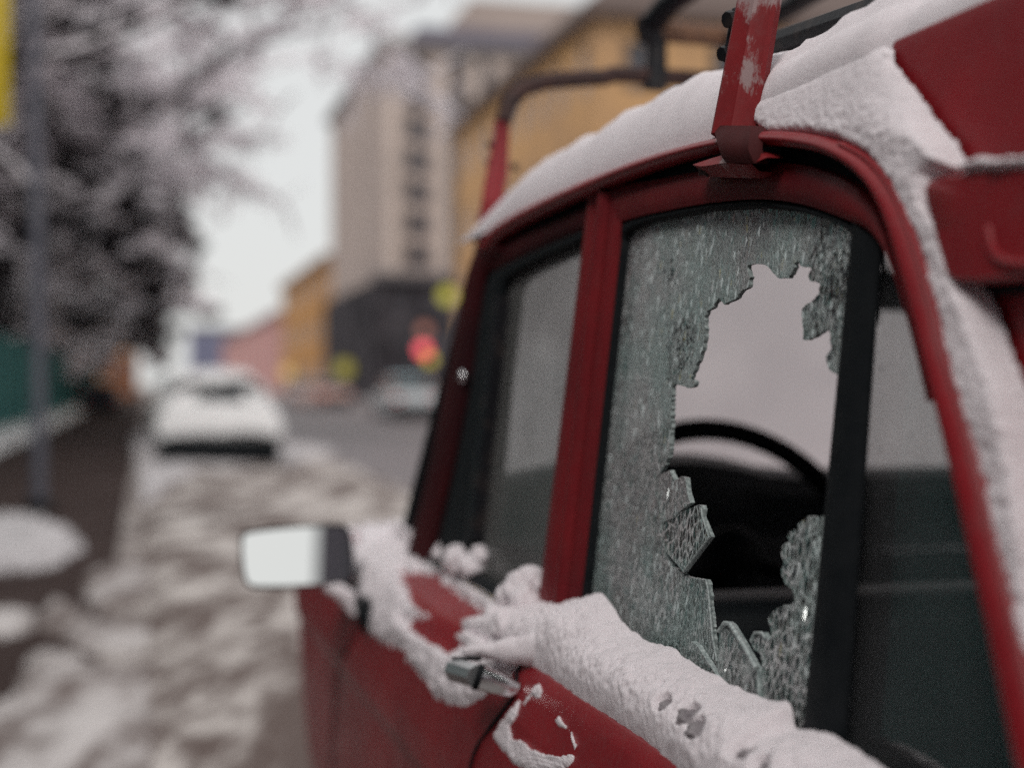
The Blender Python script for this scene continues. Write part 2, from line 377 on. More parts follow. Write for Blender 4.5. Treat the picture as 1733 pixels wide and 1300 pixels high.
# black panel gaps
def gap(pts, name, r=.0022):
    h = body_hit([p[0] for p in pts], [p[1] for p in pts]); h[:, 0] -= .0005
    mb = MB().tube([tuple(p) for p in smooth_line(h, 40)], r, 6); return cb(mb, name, M['black'])
gap([(893, 1108), (884, 1118), (876, 1150), (871, 1180), (850, 1208), (826, 1240), (806, 1272), (796, 1310), (788, 1360)], 'door_gap', .0028)
gap([(622, 1038), (612, 1058), (596, 1085), (582, 1110), (572, 1140), (566, 1200), (562, 1300)], 'door_gap', .0025)
# bonnet, front face, cowl
mb = MB(); rows = []
for u in linspace(2.30, 3.25, .05):
    rows.append([(v, u, float(hood_z(u, min(v, 2.34 - v)))) for v in np.linspace(float(side(u, hood_z(u, .45))), 2.34 - float(side(u, hood_z(u, .45))), 40)])
mb.grid(rows); cb(mb, 'bonnet', M['red'])
mb = MB(); rows = []
for v in np.linspace(float(side(3.25, .7)), 2.34 - float(side(3.25, .7)), 20):
    k = 1 - ((v - 1.17) / .7) ** 2; rows.append([(v, 3.25 + .05 * max(k, 0), z) for z in (.25, .45, .58, .62)])
mb.grid(rows); cb(mb, 'front_panel', M['red'])
mb = MB()
for s in (-1, 1):
    c = 1.17 + s * .55; rings = [[(c + r * math.cos(q), y, .58 + r * math.sin(q)) for q in np.linspace(0, 2 * math.pi, 25)[:-1]] for r, y in ((.09, 3.28), (.085, 3.31), (.06, 3.325), (.01, 3.33))]
    m2 = MB(); m2.grid(rings, closed_v=True); cb(m2, 'headlight', M['chrome'])
# lower chrome bumper and floor
cb(MB().box(.45, 1.89, 3.30, 3.38, .32, .42, 0, .02), 'bumper', M['chrome'])
cb(MB().box(.46, 1.88, -1.5, 3.22, .22, .26), 'floor_pan', M['interior'])
# wheels
for (v, u) in ((.49, 1.72), (1.85, 1.72), (.49, -.85), (1.85, -.85)):
    s = 1 if v < 1.17 else -1
    prof = [(.19, -.085), (.27, -.088), (.295, -.07), (.305, -.03), (.305, .03), (.295, .07), (.27, .088), (.19, .085)]
    rings = [[(v + x * s, u + r * math.cos(q), .305 + r * math.sin(q)) for q in np.linspace(0, 2 * math.pi, 33)[:-1]] for r, x in prof]
    t = cb(MB().grid(rings, closed_v=True), 'wheel', M['black'])
    prof = [(.19, -.06), (.17, -.05), (.12, -.06), (.07, -.075), (.06, -.095), (.005, -.10)]
    rings = [[(v + x * s, u + r * math.cos(q), .305 + r * math.sin(q)) for q in np.linspace(0, 2 * math.pi, 33)[:-1]] for r, x in prof]
    cb(MB().grid(rings, closed_v=True), 'rim', M['blackmetal'], t)

# ---- roof
def roof_z(v): return 1.386 + .085 * max(0, 1 - ((v - 1.17) / .665) ** 2)
mb = MB(); rows = []
for u in linspace(-1.55, 2.2, .1):
    rows.append([(v, u - .16 * ((v - 1.17) / .665) ** 2 * min(1, max(0, (u - 1.5) / .7)), roof_z(v)) for v in np.linspace(.507 if u > .95 else .55, 1.833, 40)])
mb.grid(rows, flip=True); cb(mb, 'roof', M['red'])
rows = [[(p[0], p[1], p[2] - .03) for p in r] for r in rows]
cb(MB().grid(rows), 'roof_lining', M['lining'])

# ---- band between two traced lines, with a rounded face
def band(name, a, b, d0=0.0, h=.006, depth=.012, n=70, mat='red_frame', m=7, sharp=False, parent=None, hitf=P, dd=0.0, rnd=.5):
    a = smooth_line(a, n) if not sharp else resample(a, n); b = smooth_line(b, n) if not sharp else resample(b, n)
    Aa = [hitf(x, y, d0) for x, y in a]; Bb = [hitf(x, y, d0 + dd) for x, y in b]; rows = []
    for p, q in zip(Aa, Bb):
        row = [p + np.array([depth, 0, 0])]
        for j in range(m + 1):
            t = j / m; bulge = (1 - abs(2 * t - 1) ** (2 / rnd * .75)) * h
            row.append(p * (1 - t) + q * t - np.array([bulge, 0, 0]))
        row.append(q + np.array([depth, 0, 0])); rows.append([tuple(r) for r in row])
    mb = MB().grid(rows); k = m + 3
    mb.f.append(tuple(range(k - 1, -1, -1))); mb.f.append(tuple(range(k * (n - 1), k * n))); mb.m += [0, 0]
    return cb(mb, name, M[mat], parent, 50)
# drip rail over both windows and down the rear pillar
g_out = [(812, 412), (826, 392), (850, 374), (900, 346), (1000, 301), (1100, 263), (1200, 236), (1290, 222), (1360, 225), (1420, 240), (1470, 268), (1510, 316), (1540, 385), (1572, 488), (1600, 600), (1632, 700), (1666, 838), (1706, 1000), (1745, 1160), (1790, 1360)]
g_in = [(822, 424), (836, 408), (856, 391), (900, 368), (1000, 323), (1100, 285), (1200, 257), (1290, 246), (1350, 250), (1400, 262), (1442, 287), (1478, 327), (1504, 385), (1528, 470), (1556, 575), (1587, 700), (1619, 838), (1656, 1000), (1688, 1150), (1732, 1360)]
band('drip_rail', g_out, g_in, -.016, .007, .014, 130, 'red', rnd=.8)
# raised lip added to draw the highlight along the rear pillar's outer edge
lip_o = [(x + 1.5, y - 1) for x, y in g_out[9:]]; lip_i = [(x - 7 * min(1, max(.25, (x - 1290) / 200)), y + 5 * (1 - min(1, max(0, (x - 1290) / 250)))) for x, y in lip_o]
band('highlight_lip', lip_o, lip_i, -.0185, .002, .01, 90, 'red', m=4, rnd=.9)
# black strip standing in for the shadowed gap under the rail
band('rail_shadow_strip', [(x, y - 2) for x, y in g_in[2:13]], [(862, 420), (900, 398), (1000, 352), (1100, 316), (1200, 294), (1290, 284), (1345, 288), (1392, 302), (1440, 332), (1474, 372), (1500, 430)], .006, 0, .01, 80, 'black')
# rear side window frame
band('window_frame', [(1016, 330), (1030, 318), (1100, 306), (1200, 287), (1290, 276), (1350, 278), (1400, 292), (1448, 318), (1486, 362), (1510, 428), (1534, 500), (1556, 580), (1580, 680)],
     [(1041, 382), (1052, 374), (1100, 361), (1200, 343), (1290, 337), (1360, 346), (1420, 366), (1466, 388), (1496, 420), (1516, 455), (1534, 510), (1554, 582), (1577, 680)], -.002, .004, .02, 110, 'red_frame', rnd=.7)
# middle pillar in three ribs
def pillar(name, top, bot, d, h, mat='red_frame', rnd=.7):
    band(name, [(top[0], 322 + (8 if top[0] < 1000 else 0)), (bot[0], 1060)], [(top[1], 326), (bot[1], 1060)], d, h, .02, 30, mat, m=6, sharp=True, rnd=rnd)
pillar('middle_pillar', (996, 1015), (906, 936), -.004, .004)
pillar('middle_pillar', (1014.5, 1031), (934.5, 951), -.008, .006)
pillar('middle_pillar', (1031, 1055), (951, 974), -.002, .004)
cb(MB().tube([P(1014, 335, -.002), P(934, 1062, -.002)], .0022, 6), 'pillar_groove', M['black'])
cb(MB().tube([P(1031, 335, -.0035), P(951, 1062, -.0035)], .0018, 6), 'pillar_groove', M['black'])
# rear window seal, divider bar
band('window_seal', [(968, 1080), (1046, 388), (1056, 374), (1100, 360), (1200, 342), (1290, 336), (1360, 345), (1420, 365), (1452, 384), (1468, 400)],
     [(984, 1080), (1058, 402), (1066, 392), (1100, 377), (1200, 357), (1290, 352), (1360, 360), (1410, 374), (1436, 386), (1446, 400)], .004, .004, .02, 110, 'black', sharp=True)
band('window_divider', [(1444, 372), (1438, 440), (1356, 1260), (1345, 1360)], [(1492, 410), (1482, 480), (1426, 1260), (1423, 1360)], .002, .006, .003, 50, 'black', sharp=True)
# front window: leading pillar, head, seals
band('front_pillar', [(838, 400), (822, 407), (806, 424), (795, 450), (784, 492), (762, 610), (738, 730), (712, 850), (686, 942)],
     [(856, 428), (838, 440), (824, 458), (816, 484), (808, 530), (793, 640), (770, 760), (745, 870), (726, 950)], -.006, .008, .03, 70, 'red_shaded')
band('door_frame_top', [(812, 436), (850, 413), (900, 390), (960, 363), (1004, 344)], [(820, 466), (850, 450), (900, 426), (960, 400), (1002, 384)], -.002, .004, .02, 40, 'red_shaded')
band('window_seal', [(1004, 380), (960, 398), (900, 424), (850, 448), (824, 462), (812, 490), (806, 530), (792, 640), (770, 760), (745, 870), (726, 950)],
     [(986, 412), (960, 424), (910, 446), (870, 468), (858, 480), (851, 500), (846, 540), (832, 652), (822, 760), (812, 850), (804, 925)], .004, .006, .03, 90, 'black')
band('vent_window_bar', [(838, 500), (826, 600), (800, 800), (786, 918)], [(846, 500), (836, 600), (812, 800), (800, 918)], -.004, .003, .02, 20, 'blackmetal', sharp=True)
cb(MB().blob(P(784, 637, -.014), (.0075, .01, .008), 3, 2, .1), 'vent_window_catch', M['chrome'])
# belt moulding under the front window
band('belt_moulding', [(700, 934), (740, 954), (800, 987), (860, 1022), (940, 1070)], [(690, 948), (730, 966), (790, 1000), (850, 1038), (930, 1090)], -.006, .005, .012, 40, 'chrome')
band('belt_seal', [(706, 926), (745, 944), (805, 976), (865, 1011), (945, 1058)], [(700, 936), (740, 956), (800, 989), (860, 1024), (940, 1072)], -.004, .004, .012, 40, 'black')
# front glass
def pane(name, pts, d, mat, thick=.004, parent=None, rim=None, sub=0):
    q = [P(x, y, d) for x, y in pts]
    if sub:
        q = [tuple(x) for x in q]
    tr = tessellate_polygon([[Vector(p) for p in q]]); n = len(q)
    back = [np.array(p) + np.array([thick, 0, 0]) for p in q]; vs = [tuple(p) for p in q] + [tuple(p) for p in back]
    fs, mi = [], []
    for a, b, c in tr: fs += [(a, b, c), (a + n, c + n, b + n)]; mi += [0, 0]
    for i in range(n): j = (i + 1) % n; fs.append((i, j, j + n, i + n)); mi.append(1 if rim else 0)
    me = build(name, vs, fs, [mat, rim] if rim else mat, parent or car, 0, ORG, mi)
    bm = bmesh.new(); bm.from_mesh(me.data); bmesh.ops.recalc_face_normals(bm, faces=bm.faces[:]); bm.to_mesh(me.data); bm.free()
    return me
M['pane_dirty'] = M['glass_dirty']
pane('front_door_glass', [(846, 470), (1000, 405), (935, 1060), (780, 985)], .010, M['glass_dirty'])
pane('rear_side_glass', [(1455, 380), (1490, 392), (1535, 450), (1575, 560), (1640, 860), (1752, 1330), (1400, 1330)], .012, dusty_glass('dusty_quarter_glass', (.22, .225, .235), .17))

# ---- the shattered window
def z7(x, y): return (960 + x / 2.955, 320 + y / 2.955)
def z8(x, y): return (960 + x / 2.6, 740 + y / 2.6)
outer_l = [(975, 1110), (1050, 396), (1062, 378), (1100, 365), (1200, 347), (1290, 342), (1360, 350), (1420, 362), (1450, 376), (1446, 430)]
hole_r = [(1419, 700), (1417, 633), (1410, 631), (1403, 626), (1400, 616), (1397, 604), (1403, 596), (1407, 590), (1405, 572), (1403, 558.6), (1392, 560), (1380, 569), (1366, 575.5), (1359, 575.5), (1357, 523), (1363, 516), (1372, 512), (1385, 498), (1388, 480), (1381, 477), (1371, 476), (1368, 465.5), (1373, 456), (1371, 450), (1362, 452), (1354, 448.6), (1352.5, 442), (1346, 443.5), (1341, 459), (1334, 471), (1324, 471), (1315, 469), (1306, 459), (1298, 450), (1285, 447), (1272, 447), (1264.6, 449), (1266, 460), (1269.6, 469), (1267, 478), (1266, 486), (1256, 491), (1247.6, 504), (1236, 510), (1225.6, 515.6), (1221, 510), (1217, 503), (1212, 511), (1207, 520), (1196, 526), (1192, 536.6), (1193, 560), (1190, 584), (1185, 600), (1180, 614), (1173, 630), (1168, 642), (1176.6, 646.6), (1173, 655), (1163, 657), (1150, 652), (1140, 648), (1137, 660), (1136, 700), (1134, 760), (1131, 775), (1123, 790), (1114, 805), (1110, 832), (1116, 860), (1118, 909), (1125, 940), (1137, 959), (1156, 971), (1166, 977), (1179, 980), (1194.6, 981.5), (1198.5, 990), (1202, 1030), (1206, 1078), (1210, 1109), (1216, 1125), (1225, 1150), (1229, 1190)]
R7 = random.Random(4)
def rough_edge(pts, amp, step=4):
    out = []
    for i in range(len(pts) - 1):
        a, b = np.array(pts[i], float), np.array(pts[i + 1], float); n = max(1, int(np.linalg.norm(b - a) / step)); out.append(tuple(a))
        for k in range(1, n): q = a + (b - a) * k / n; out.append((q[0] + R7.uniform(-amp, amp), q[1] + R7.uniform(-amp, amp)))
    out.append(pts[-1]); return out
def ctr(px, py): p = P(px, py, .01); return tuple(Vector(p) - ORG)
CG = crazed_glass('crazed_window_glass', [(ctr(1150, 590), .036), (ctr(1130, 460), .016), (ctr(1405, 450), .042), (ctr(1395, 560), .03), (ctr(1135, 850), .014)])
CG2 = crazed_glass('coarse_crazed_glass', [(ctr(1340, 1060), .18)])
pl = outer_l + [(1446, 430), (1419, 700)] + rough_edge(hole_r[1:], 1.3)
pl = [pl[0]] + [p for i, p in enumerate(pl[1:], 1) if p != pl[i - 1]]
sw = pane('shattered_window', pl + [(1200, 1215), (1000, 1130)], .010, CG, .004, rim=M['rim'])
tag(sw, 'crazed window glass with a large ragged hole', None)
low = [(1392, 874), (1379, 876.5), (1368, 874), (1360, 880), (1350, 888), (1352, 896), (1345, 896), (1335, 900), (1332, 909), (1337, 919), (1329, 919), (1323.5, 924.6), (1321.5, 940), (1327, 955), (1322, 963), (1321.5, 971), (1327, 986), (1341, 998), (1345, 1013), (1335, 1028), (1326, 1025), (1318, 1028), (1306, 1038), (1300, 1046), (1304, 1062), (1306, 1078), (1300, 1086), (1296, 1078), (1291, 1071), (1275, 1071), (1269, 1082), (1275, 1098), (1287, 1109), (1290, 1140), (1283, 1200), (1280, 1290), (1362, 1290), (1360, 1240)]
tag(pane('glass_shard', rough_edge(low[:-3], 1.0) + low[-3:], .009, CG2, .0045, sw, M['rim']), 'coarse web of broken cells along the divider', None)
def shard(pts, d, mat, tilt=0.0, rim=True):
    o = pane('glass_shard', pts, d, mat, .0045, sw, M['rim'])
    return o
shard([(1212, 1200), (1217, 1067), (1219, 1060), (1225, 1055), (1231, 1053), (1238, 1058), (1262, 1098), (1281, 1134), (1283, 1200)], .006, CG)
shard([(1166, 1170), (1158, 1112), (1161, 1092), (1170, 1086), (1180, 1094), (1200, 1125), (1216, 1150), (1222, 1180)], .003, CG)
CG3 = crazed_glass('clear_shard_glass', [(ctr(1160, 900), .2)])
shard([(1129, 882), (1150, 868), (1181, 855), (1187, 856), (1189, 863), (1187, 875), (1201.5, 909), (1178, 940), (1156, 969), (1145, 955), (1125, 932), (1115, 905)], .006, CG3)
shard([(1108, 832), (1114, 805), (1133, 796), (1141, 813), (1146, 812), (1152, 807), (1160, 809), (1162, 832), (1168, 851.5), (1150, 866), (1137, 878.5), (1122, 884)], .005, CG2)
# bright chipped edge of the clear hanging shard
def edge(pts, d, r): cb(MB().tube([P(x, y, d) for x, y in pts], r, 6), 'chipped_edge', M['rim'], sw)
edge([(1187, 860), (1189, 875), (1201, 909), (1157, 968)], .0055, .0013)
edge([(1195, 982), (1199, 1000), (1206, 1078), (1214, 1120)], .0085, .0011)
edge([(1226, 1056), (1236, 1057), (1262, 1098), (1280, 1132)], .005, .0022)
edge([(1217, 1069), (1226, 1056)], .005, .002)
edge([(1271, 1086), (1277, 1072), (1290, 1072), (1296, 1082)], .008, .0013)

# ---- rear body side behind the pillar
gc = [P(x, y, .0) for x, y in smooth_line([((a[0] + b[0]) / 2, (a[1] + b[1]) / 2) for a, b in zip(g_out, g_in)][6:], 50)]
mb = MB(); rows = []
for p in gc:
    rows.append([(V0 + TH * (z - .93) + .008, u, z) for u, z in ((p[1] + (-1.55 - p[1]) * t, p[2]) for t in np.linspace(0, 1, 14) ** 1.6)])
mb.grid(rows)
cb(mb, 'body_side_panel', M['red'])
# strip joining panel to roof
mb = MB(); rows = []
top = gc[0]
for u in linspace(-1.55, top[1] + .02, .08):
    z0 = gc[0][2]; zz = [z0, 1.385, 1.395, 1.404]; rows.append([(V0 + TH * (z - .93) + .008, u, z) for z in zz] + [(.5165, u, 1.4065), (.5185, u, 1.408), (.522, u, 1.4088), (.53, u, 1.4095), (.56, u, 1.416), (.7, u, 1.44)])
mb.grid(rows); cb(mb, 'roof_edge', M['red'])
# raised panel with a rounded upper edge
def plate(name, pts, d, h, mat, n=14, rim_w=.2, par=None):
    """raised plate: outline shrunk towards its middle in steps to give a rounded border"""
    q = np.array([P(x, y, d) for x, y in resample(list(pts) + [pts[0]], 60)[:-1]]); c = q.mean(0); rows = []
    for t in (0, .01, .03, .06, .1, .5, 1.11):
        k = max(0, 1 - t * .9); hh = h * min(1, math.sqrt(max(0, 1 - (1 - min(t / .1, 1)) ** 2)))
        rows.append([tuple(c + (p - c) * k - np.array([hh, 0, 0])) for p in q])
    mb = MB().grid(rows, closed_v=True); return cb(mb, name, mat, par)
rp = plate('raised_side_panel', [(1606, 322), (1613, 306), (1634, 298), (1700, 290), (1900, 270), (1960, 280), (1960, 440), (1900, 470), (1700, 481), (1664, 482), (1648, 470), (1626, 400)], .004, .022, M['red'])
cb(MB().tube([tuple(P(x, y, -.0185)) for x, y in smooth_line([(1672, 385), (1678, 415), (1690, 436), (1715, 446), (1760, 448), (1800, 447)], 24)], .003, 8, flat=1), 'pressed_ridge', M['red'], rp)
cb(MB().tube([tuple(P(x, y, .004)) for x, y in ((1640, 489), (1700, 490), (1800, 484), (1950, 470))], .003, 6), 'panel_gap', M['black'])
# far side, rear and partition
mb = MB(); mb.grid([[(2.34 - (V0 + TH * (z - .93)), u, z) for z in (.9, 1.0)] for u in (-1.55, 2.3)]); mb.grid([[(2.34 - (V0 + TH * (z - .93)), u, z) for z in (.9, 1.2, 1.405)] for u in (-1.55, .2)]); cb(mb, 'far_side_panel', M['red'])
for uu in (1.15, 2.05):
    cb(MB().tube([(2.34 - V0, uu + (.25 if uu > 2 else 0), .9), (2.34 - .51, uu, 1.39)], .025, 8), 'far_pillar', M['red_frame'])
q = [(1.888, .2, .93), (1.888, 2.3, .93), (1.837, 2.05, 1.385), (1.837, .2, 1.385)]
build('far_side_glass', q, [(0, 1, 2, 3)], M['screen'], car, 0, ORG)
cb(MB().box(.46, 1.88, -1.56, -1.5, .3, 1.4, 0, .01), 'rear_panel', M['red'])
cb(MB().box(.5, 1.84, .0, .03, .26, 1.38), 'cab_partition', M['interior'])
# inner door skin, dark, under the near windows
cb(MB().box(.475, .49, .0, 2.25, .28, .905), 'door_lining', M['interior'])
cb(MB().box(1.85, 1.86, .0, 2.25, .28, .92), 'door_lining', M['interior'])
# ---- windscreen (under snow), its surround, dashboard, wheel, seats
def ws(v, t, du=0):
    k = 1 - ((v - 1.17) / .7) ** 2
    return (1.17 + (v - 1.17) * (1 - .075 * t), 2.32 + .2 * k - t * (.30 + .04 * k) + du, .925 + t * (roof_z(v) - .012 - .925))
cb(MB().grid([[ws(v, t) for t in np.linspace(0, 1, 16)] for v in np.linspace(.47, 1.87, 30)]), 'windscreen', M['screen'])
cb(MB().tube([ws(.47, t) for t in (0, .5, 1)] + [ws(v, 1) for v in np.linspace(.6, 1.74, 10)] + [ws(1.87, t) for t in (1, .5, 0)], .018, 8), 'windscreen_seal', M['black'])
mb = MB()
rows = []
for v in np.linspace(.49, 1.85, 24):
    hump = .03 * math.exp(-((v - .83) / .17) ** 4)
    rows.append([(v, 2.42, .98 + hump), (v, 2.25, 1.02 + hump), (v, 2.17, 1.028 + hump), (v, 2.13, 1.015 + hump), (v, 2.12, .985 + hump), (v, 2.14, .93), (v, 2.13, .92), (v, 2.12, .80), (v, 2.2, .6)])
dashb = cb(mb.grid(rows), 'dashboard', M['dash'])
cb(MB().box(1.20, 1.40, 2.105, 2.13, .888, .896, 0, .002), 'dashboard_trim', M['chrome'], dashb)
cb(MB().box(1.15, 1.5, 2.112, 2.14, .82, .87, 0, .004), 'glovebox_lid', M['interior'], dashb)
cc = Vector((.84, 1.86, .925)); nrm = Vector((0, -.86, .5)).normalized(); ax = Vector((1, 0, 0)); ay = nrm.cross(ax)
ay = ay if ay.z > 0 else -ay
mb = MB(); mb.tube([cc + (ax * math.cos(q) + ay * math.sin(q)) * .205 for q in np.linspace(0, 2 * math.pi, 49)], .016, 12, False)
for q in (R(200), R(340), R(270)): mb.tube([cc, cc + (ax * math.cos(q) + ay * math.sin(q)) * .2], [.014, .009], 8)
mb.blob(cc, (.045, .03, .045), 1, 2, 0); swh = cb(mb, 'steering_wheel', M['black'])
cb(MB().tube([cc, cc - nrm * .35], .025, 10), 'steering_column', M['interior'], swh)
cb(MB().box(.56, 1.08, 1.40, 1.53, .35, .935, 0, .035), 'seat_backrest', M['seat'])
cb(MB().box(1.20, 1.72, 1.40, 1.53, .35, .94, 0, .035), 'seat_backrest', M['seat'])
cb(MB().box(.56, 1.08, 1.45, 1.95, .35, .52, 0, .035), 'seat', M['seat']); cb(MB().box(1.20, 1.72, 1.45, 1.95, .35, .52, 0, .035), 'seat', M['seat'])
rm = cb(MB().box(1.06, 1.30, 1.985, 2.01, 1.285, 1.348, 0, .01), 'rear_view_mirror', M['dash'])
cb(MB().tube([(1.18, 2.01, 1.33), (1.18, 2.06, 1.385)], .008, 8), 'mirror_arm', M['black'], rm)
cb(MB().tube([(1.14, 1.99, 1.285), (1.14, 1.99, 1.265)], .006, 8), 'mirror_lever', M['black'], rm)
# pale papers and a dark grip behind the front glass
cb(MB().obox(PU(865, 938, 2.12), (1, 0, 0), (0, 1, 0), (0, .2, 1), (.09, .02, .05), .004), 'sun_faded_tray', M['snow'])

# ---- door handle
h0 = Vector(PV(866, 1166, .378)); h1 = Vector(PV(808, 1146, .345)); h2 = Vector(PV(768, 1134, .333))
hd = MB()
hp = [h0 + Vector((.008, -.004, 0)), h0, h0 + (h1 - h0) * .5, h1]
hd.tube(hp, [.006, .0095, .0118, .0128], 16, flat=.85)
handle = cb(hd, 'door_handle', M['chrome'])
cb(MB().tube([h1, h1 + (h2 - h1) * .9, h2], [.0118, .0125, .0112], 8), 'push_button', pbr('dull_button_metal', (.55, .55, .56), .4, .8), handle)
cb(MB().tube([h2 + (h2 - h1) * .0, h2 + (h2 - h1).normalized() * .0022], .0075, 12), 'button_face', pbr('green_black_cap', (.02, .05, .045), .3), handle)
cb(MB().tube([h1 + (h1 - h0).normalized() * -.004, h1 + (h1 - h0).normalized() * .002], .0133, 12), 'handle_collar', M['black'], handle)
cb(MB().tube([h2 + Vector((-.002, -.004, .012)), h2 + Vector((.02, -.03, .016))], [.002, .003], 6), 'upper_rim', M['blackmetal'], handle)

# ---- door mirror
mc = Vector(c2w((0, 0, 0)));
MD = 2.25
_c = Vector(((502 - CX) / F * MD, MD, CZ + (CY - 943) / F * MD)); _d = (_c - Vector((0, 0, CZ))).normalized()
_r = Vector((-.06, -.93, .27)).normalized(); MN = (_r - _d).normalized()
def MW(px, py, d=MD):
    q = Vector(((px - CX) / F, 1, (CY - py) / F))
    s = (_c - Vector((0, 0, CZ))).dot(MN) / q.dot(MN); return Vector((0, 0, CZ)) + q * (s + (d - MD))
def w2c(w): return Vector((w[0] * CA + w[1] * SA, -w[0] * SA + w[1] * CA, w[2]))
outl = [(407, 905), (418, 899), (470, 892), (530, 888), (575, 888), (590, 894), (596, 915), (599, 965), (592, 984), (572, 989), (500, 995), (440, 996), (420, 993), (411, 978), (406, 935)]
ol = smooth_line(outl + [outl[0]], 61)[:-1]; cen = ol.mean(0)
def ring(k, dd):
    return [tuple(w2c(MW(cen[0] + (x - cen[0]) * k, cen[1] + (y - cen[1]) * k * (1 if k == 1 else (1 - (1 - k) * .7)), MD) - MN * dd)) for x, y in ol]
mir = cb(MB().grid([ring(.955, .004), ring(.955, -.004), ring(.985, -.007), ring(1.0, -.002), ring(1.0, .015), ring(.9, .035), ring(.55, .05), ring(.02, .055)], closed_v=True), 'door_mirror', M['blackmetal'])
# the silvered face, aimed up and back over the camera
mm, t, out = new_mat('mirror_silver'); gl = t.nodes.new('ShaderNodeBsdfGlossy'); gl.inputs[0].default_value = (.86, .87, .86, 1); gl.inputs['Roughness'].default_value = .008; t.links.new(gl.outputs[0], out.inputs[0])
rg = ring(.957, 0); cw = sum((Vector(p) for p in rg), Vector()) / len(rg)
flat = [rg[i] for i in range(60)]
def convex(k, b): return [tuple(cw + (Vector(p) - cw) * k + Vector((0, -b * .2, 0))) for p in rg]
mbm = MB().grid([rg, [tuple(cw + (Vector(p) - cw) * .99) for p in rg]], closed_v=True); mbm.f = []; mbm.m = []; mbm.v = rg; mbm.f = [tuple(range(60))]; mbm.m = [0]; cb(mbm, 'mirror_glass', mm, mir, 0)
arm_a = w2c(MW(560, 985, MD + .03)); foot = Vector(body_hit([628], [1052])[0])
cb(MB().tube([arm_a, w2c(MW(592, 994, MD + .0)), w2c(MW(612, 1012, MD)), foot], [.008, .010, .014, .020], 10), 'mirror_arm', M['blackmetal'], mir)
cb(MB().blob(foot + Vector((-.006, 0, .01)), (.016, .03, .028), 5, 2, .12), 'mirror_foot', M['black'], mir)
# tidy cowl vents: a row of small slots under the moulding
vh = body_hit([770, 783, 797, 811, 824], [1004, 1013, 1022, 1032, 1042])
for k, p in enumerate(vh): cb(MB().blob(p + np.array([-.0005, 0, .001]), (.004, .009, .003), k, 1, .05), 'bright_rivet', M['snow'])

# ------------------------------------------------------------------ snow
def in_poly(x, y, poly):
    ins = np.zeros(x.shape, bool); n = len(poly)
    for i in range(n):
        x1, y1 = poly[i]; x2, y2 = poly[(i + 1) % n]
        c = ((y1 > y) != (y2 > y)) & (x < (x2 - x1) * (y - y1) / (y2 - y1 + 1e-12) + x1); ins ^= c
    return ins
def dist_poly(x, y, poly):
    d = np.full(x.shape, 1e9); n = len(poly)
    for i in range(n):
        ax_, ay_ = poly[i]; bx, by = poly[(i + 1) % n]; ex, ey = bx - ax_, by - ay_; L = ex * ex + ey * ey + 1e-12
        t = np.clip(((x - ax_) * ex + (y - ay_) * ey) / L, 0, 1); d = np.minimum(d, np.hypot(x - ax_ - t * ex, y - ay_ - t * ey))
    return d
def vnoise(P3, freq, octv=4, seed=0.0):
    """value noise, vectorised"""
    out = np.zeros(len(P3)); amp = 1; tot = 0
    for o in range(octv):
        q = P3 * freq * 2 ** o + seed + o * 13.7; i = np.floor(q); f = q - i; f = f * f * (3 - 2 * f); i = i.astype(np.int64)
        def h(a, b, c):
            n = (a * 374761393 + b * 668265263 + c * 2147483647 + 1013) & 0x7fffffff
            n = ((n ^ (n >> 13)) * 1274126177) & 0x7fffffff; return ((n ^ (n >> 16)) & 0xffff) / 65535.0
        r = 0
        for a in (0, 1):
            for b in (0, 1):
                for c in (0, 1):
                    w = (f[:, 0] if a else 1 - f[:, 0]) * (f[:, 1] if b else 1 - f[:, 1]) * (f[:, 2] if c else 1 - f[:, 2])
                    r = r + w * h(i[:, 0] + a, i[:, 1] + b, i[:, 2] + c)
        out += amp * (r * 2 - 1); tot += amp; amp *= .55
    return out / tot
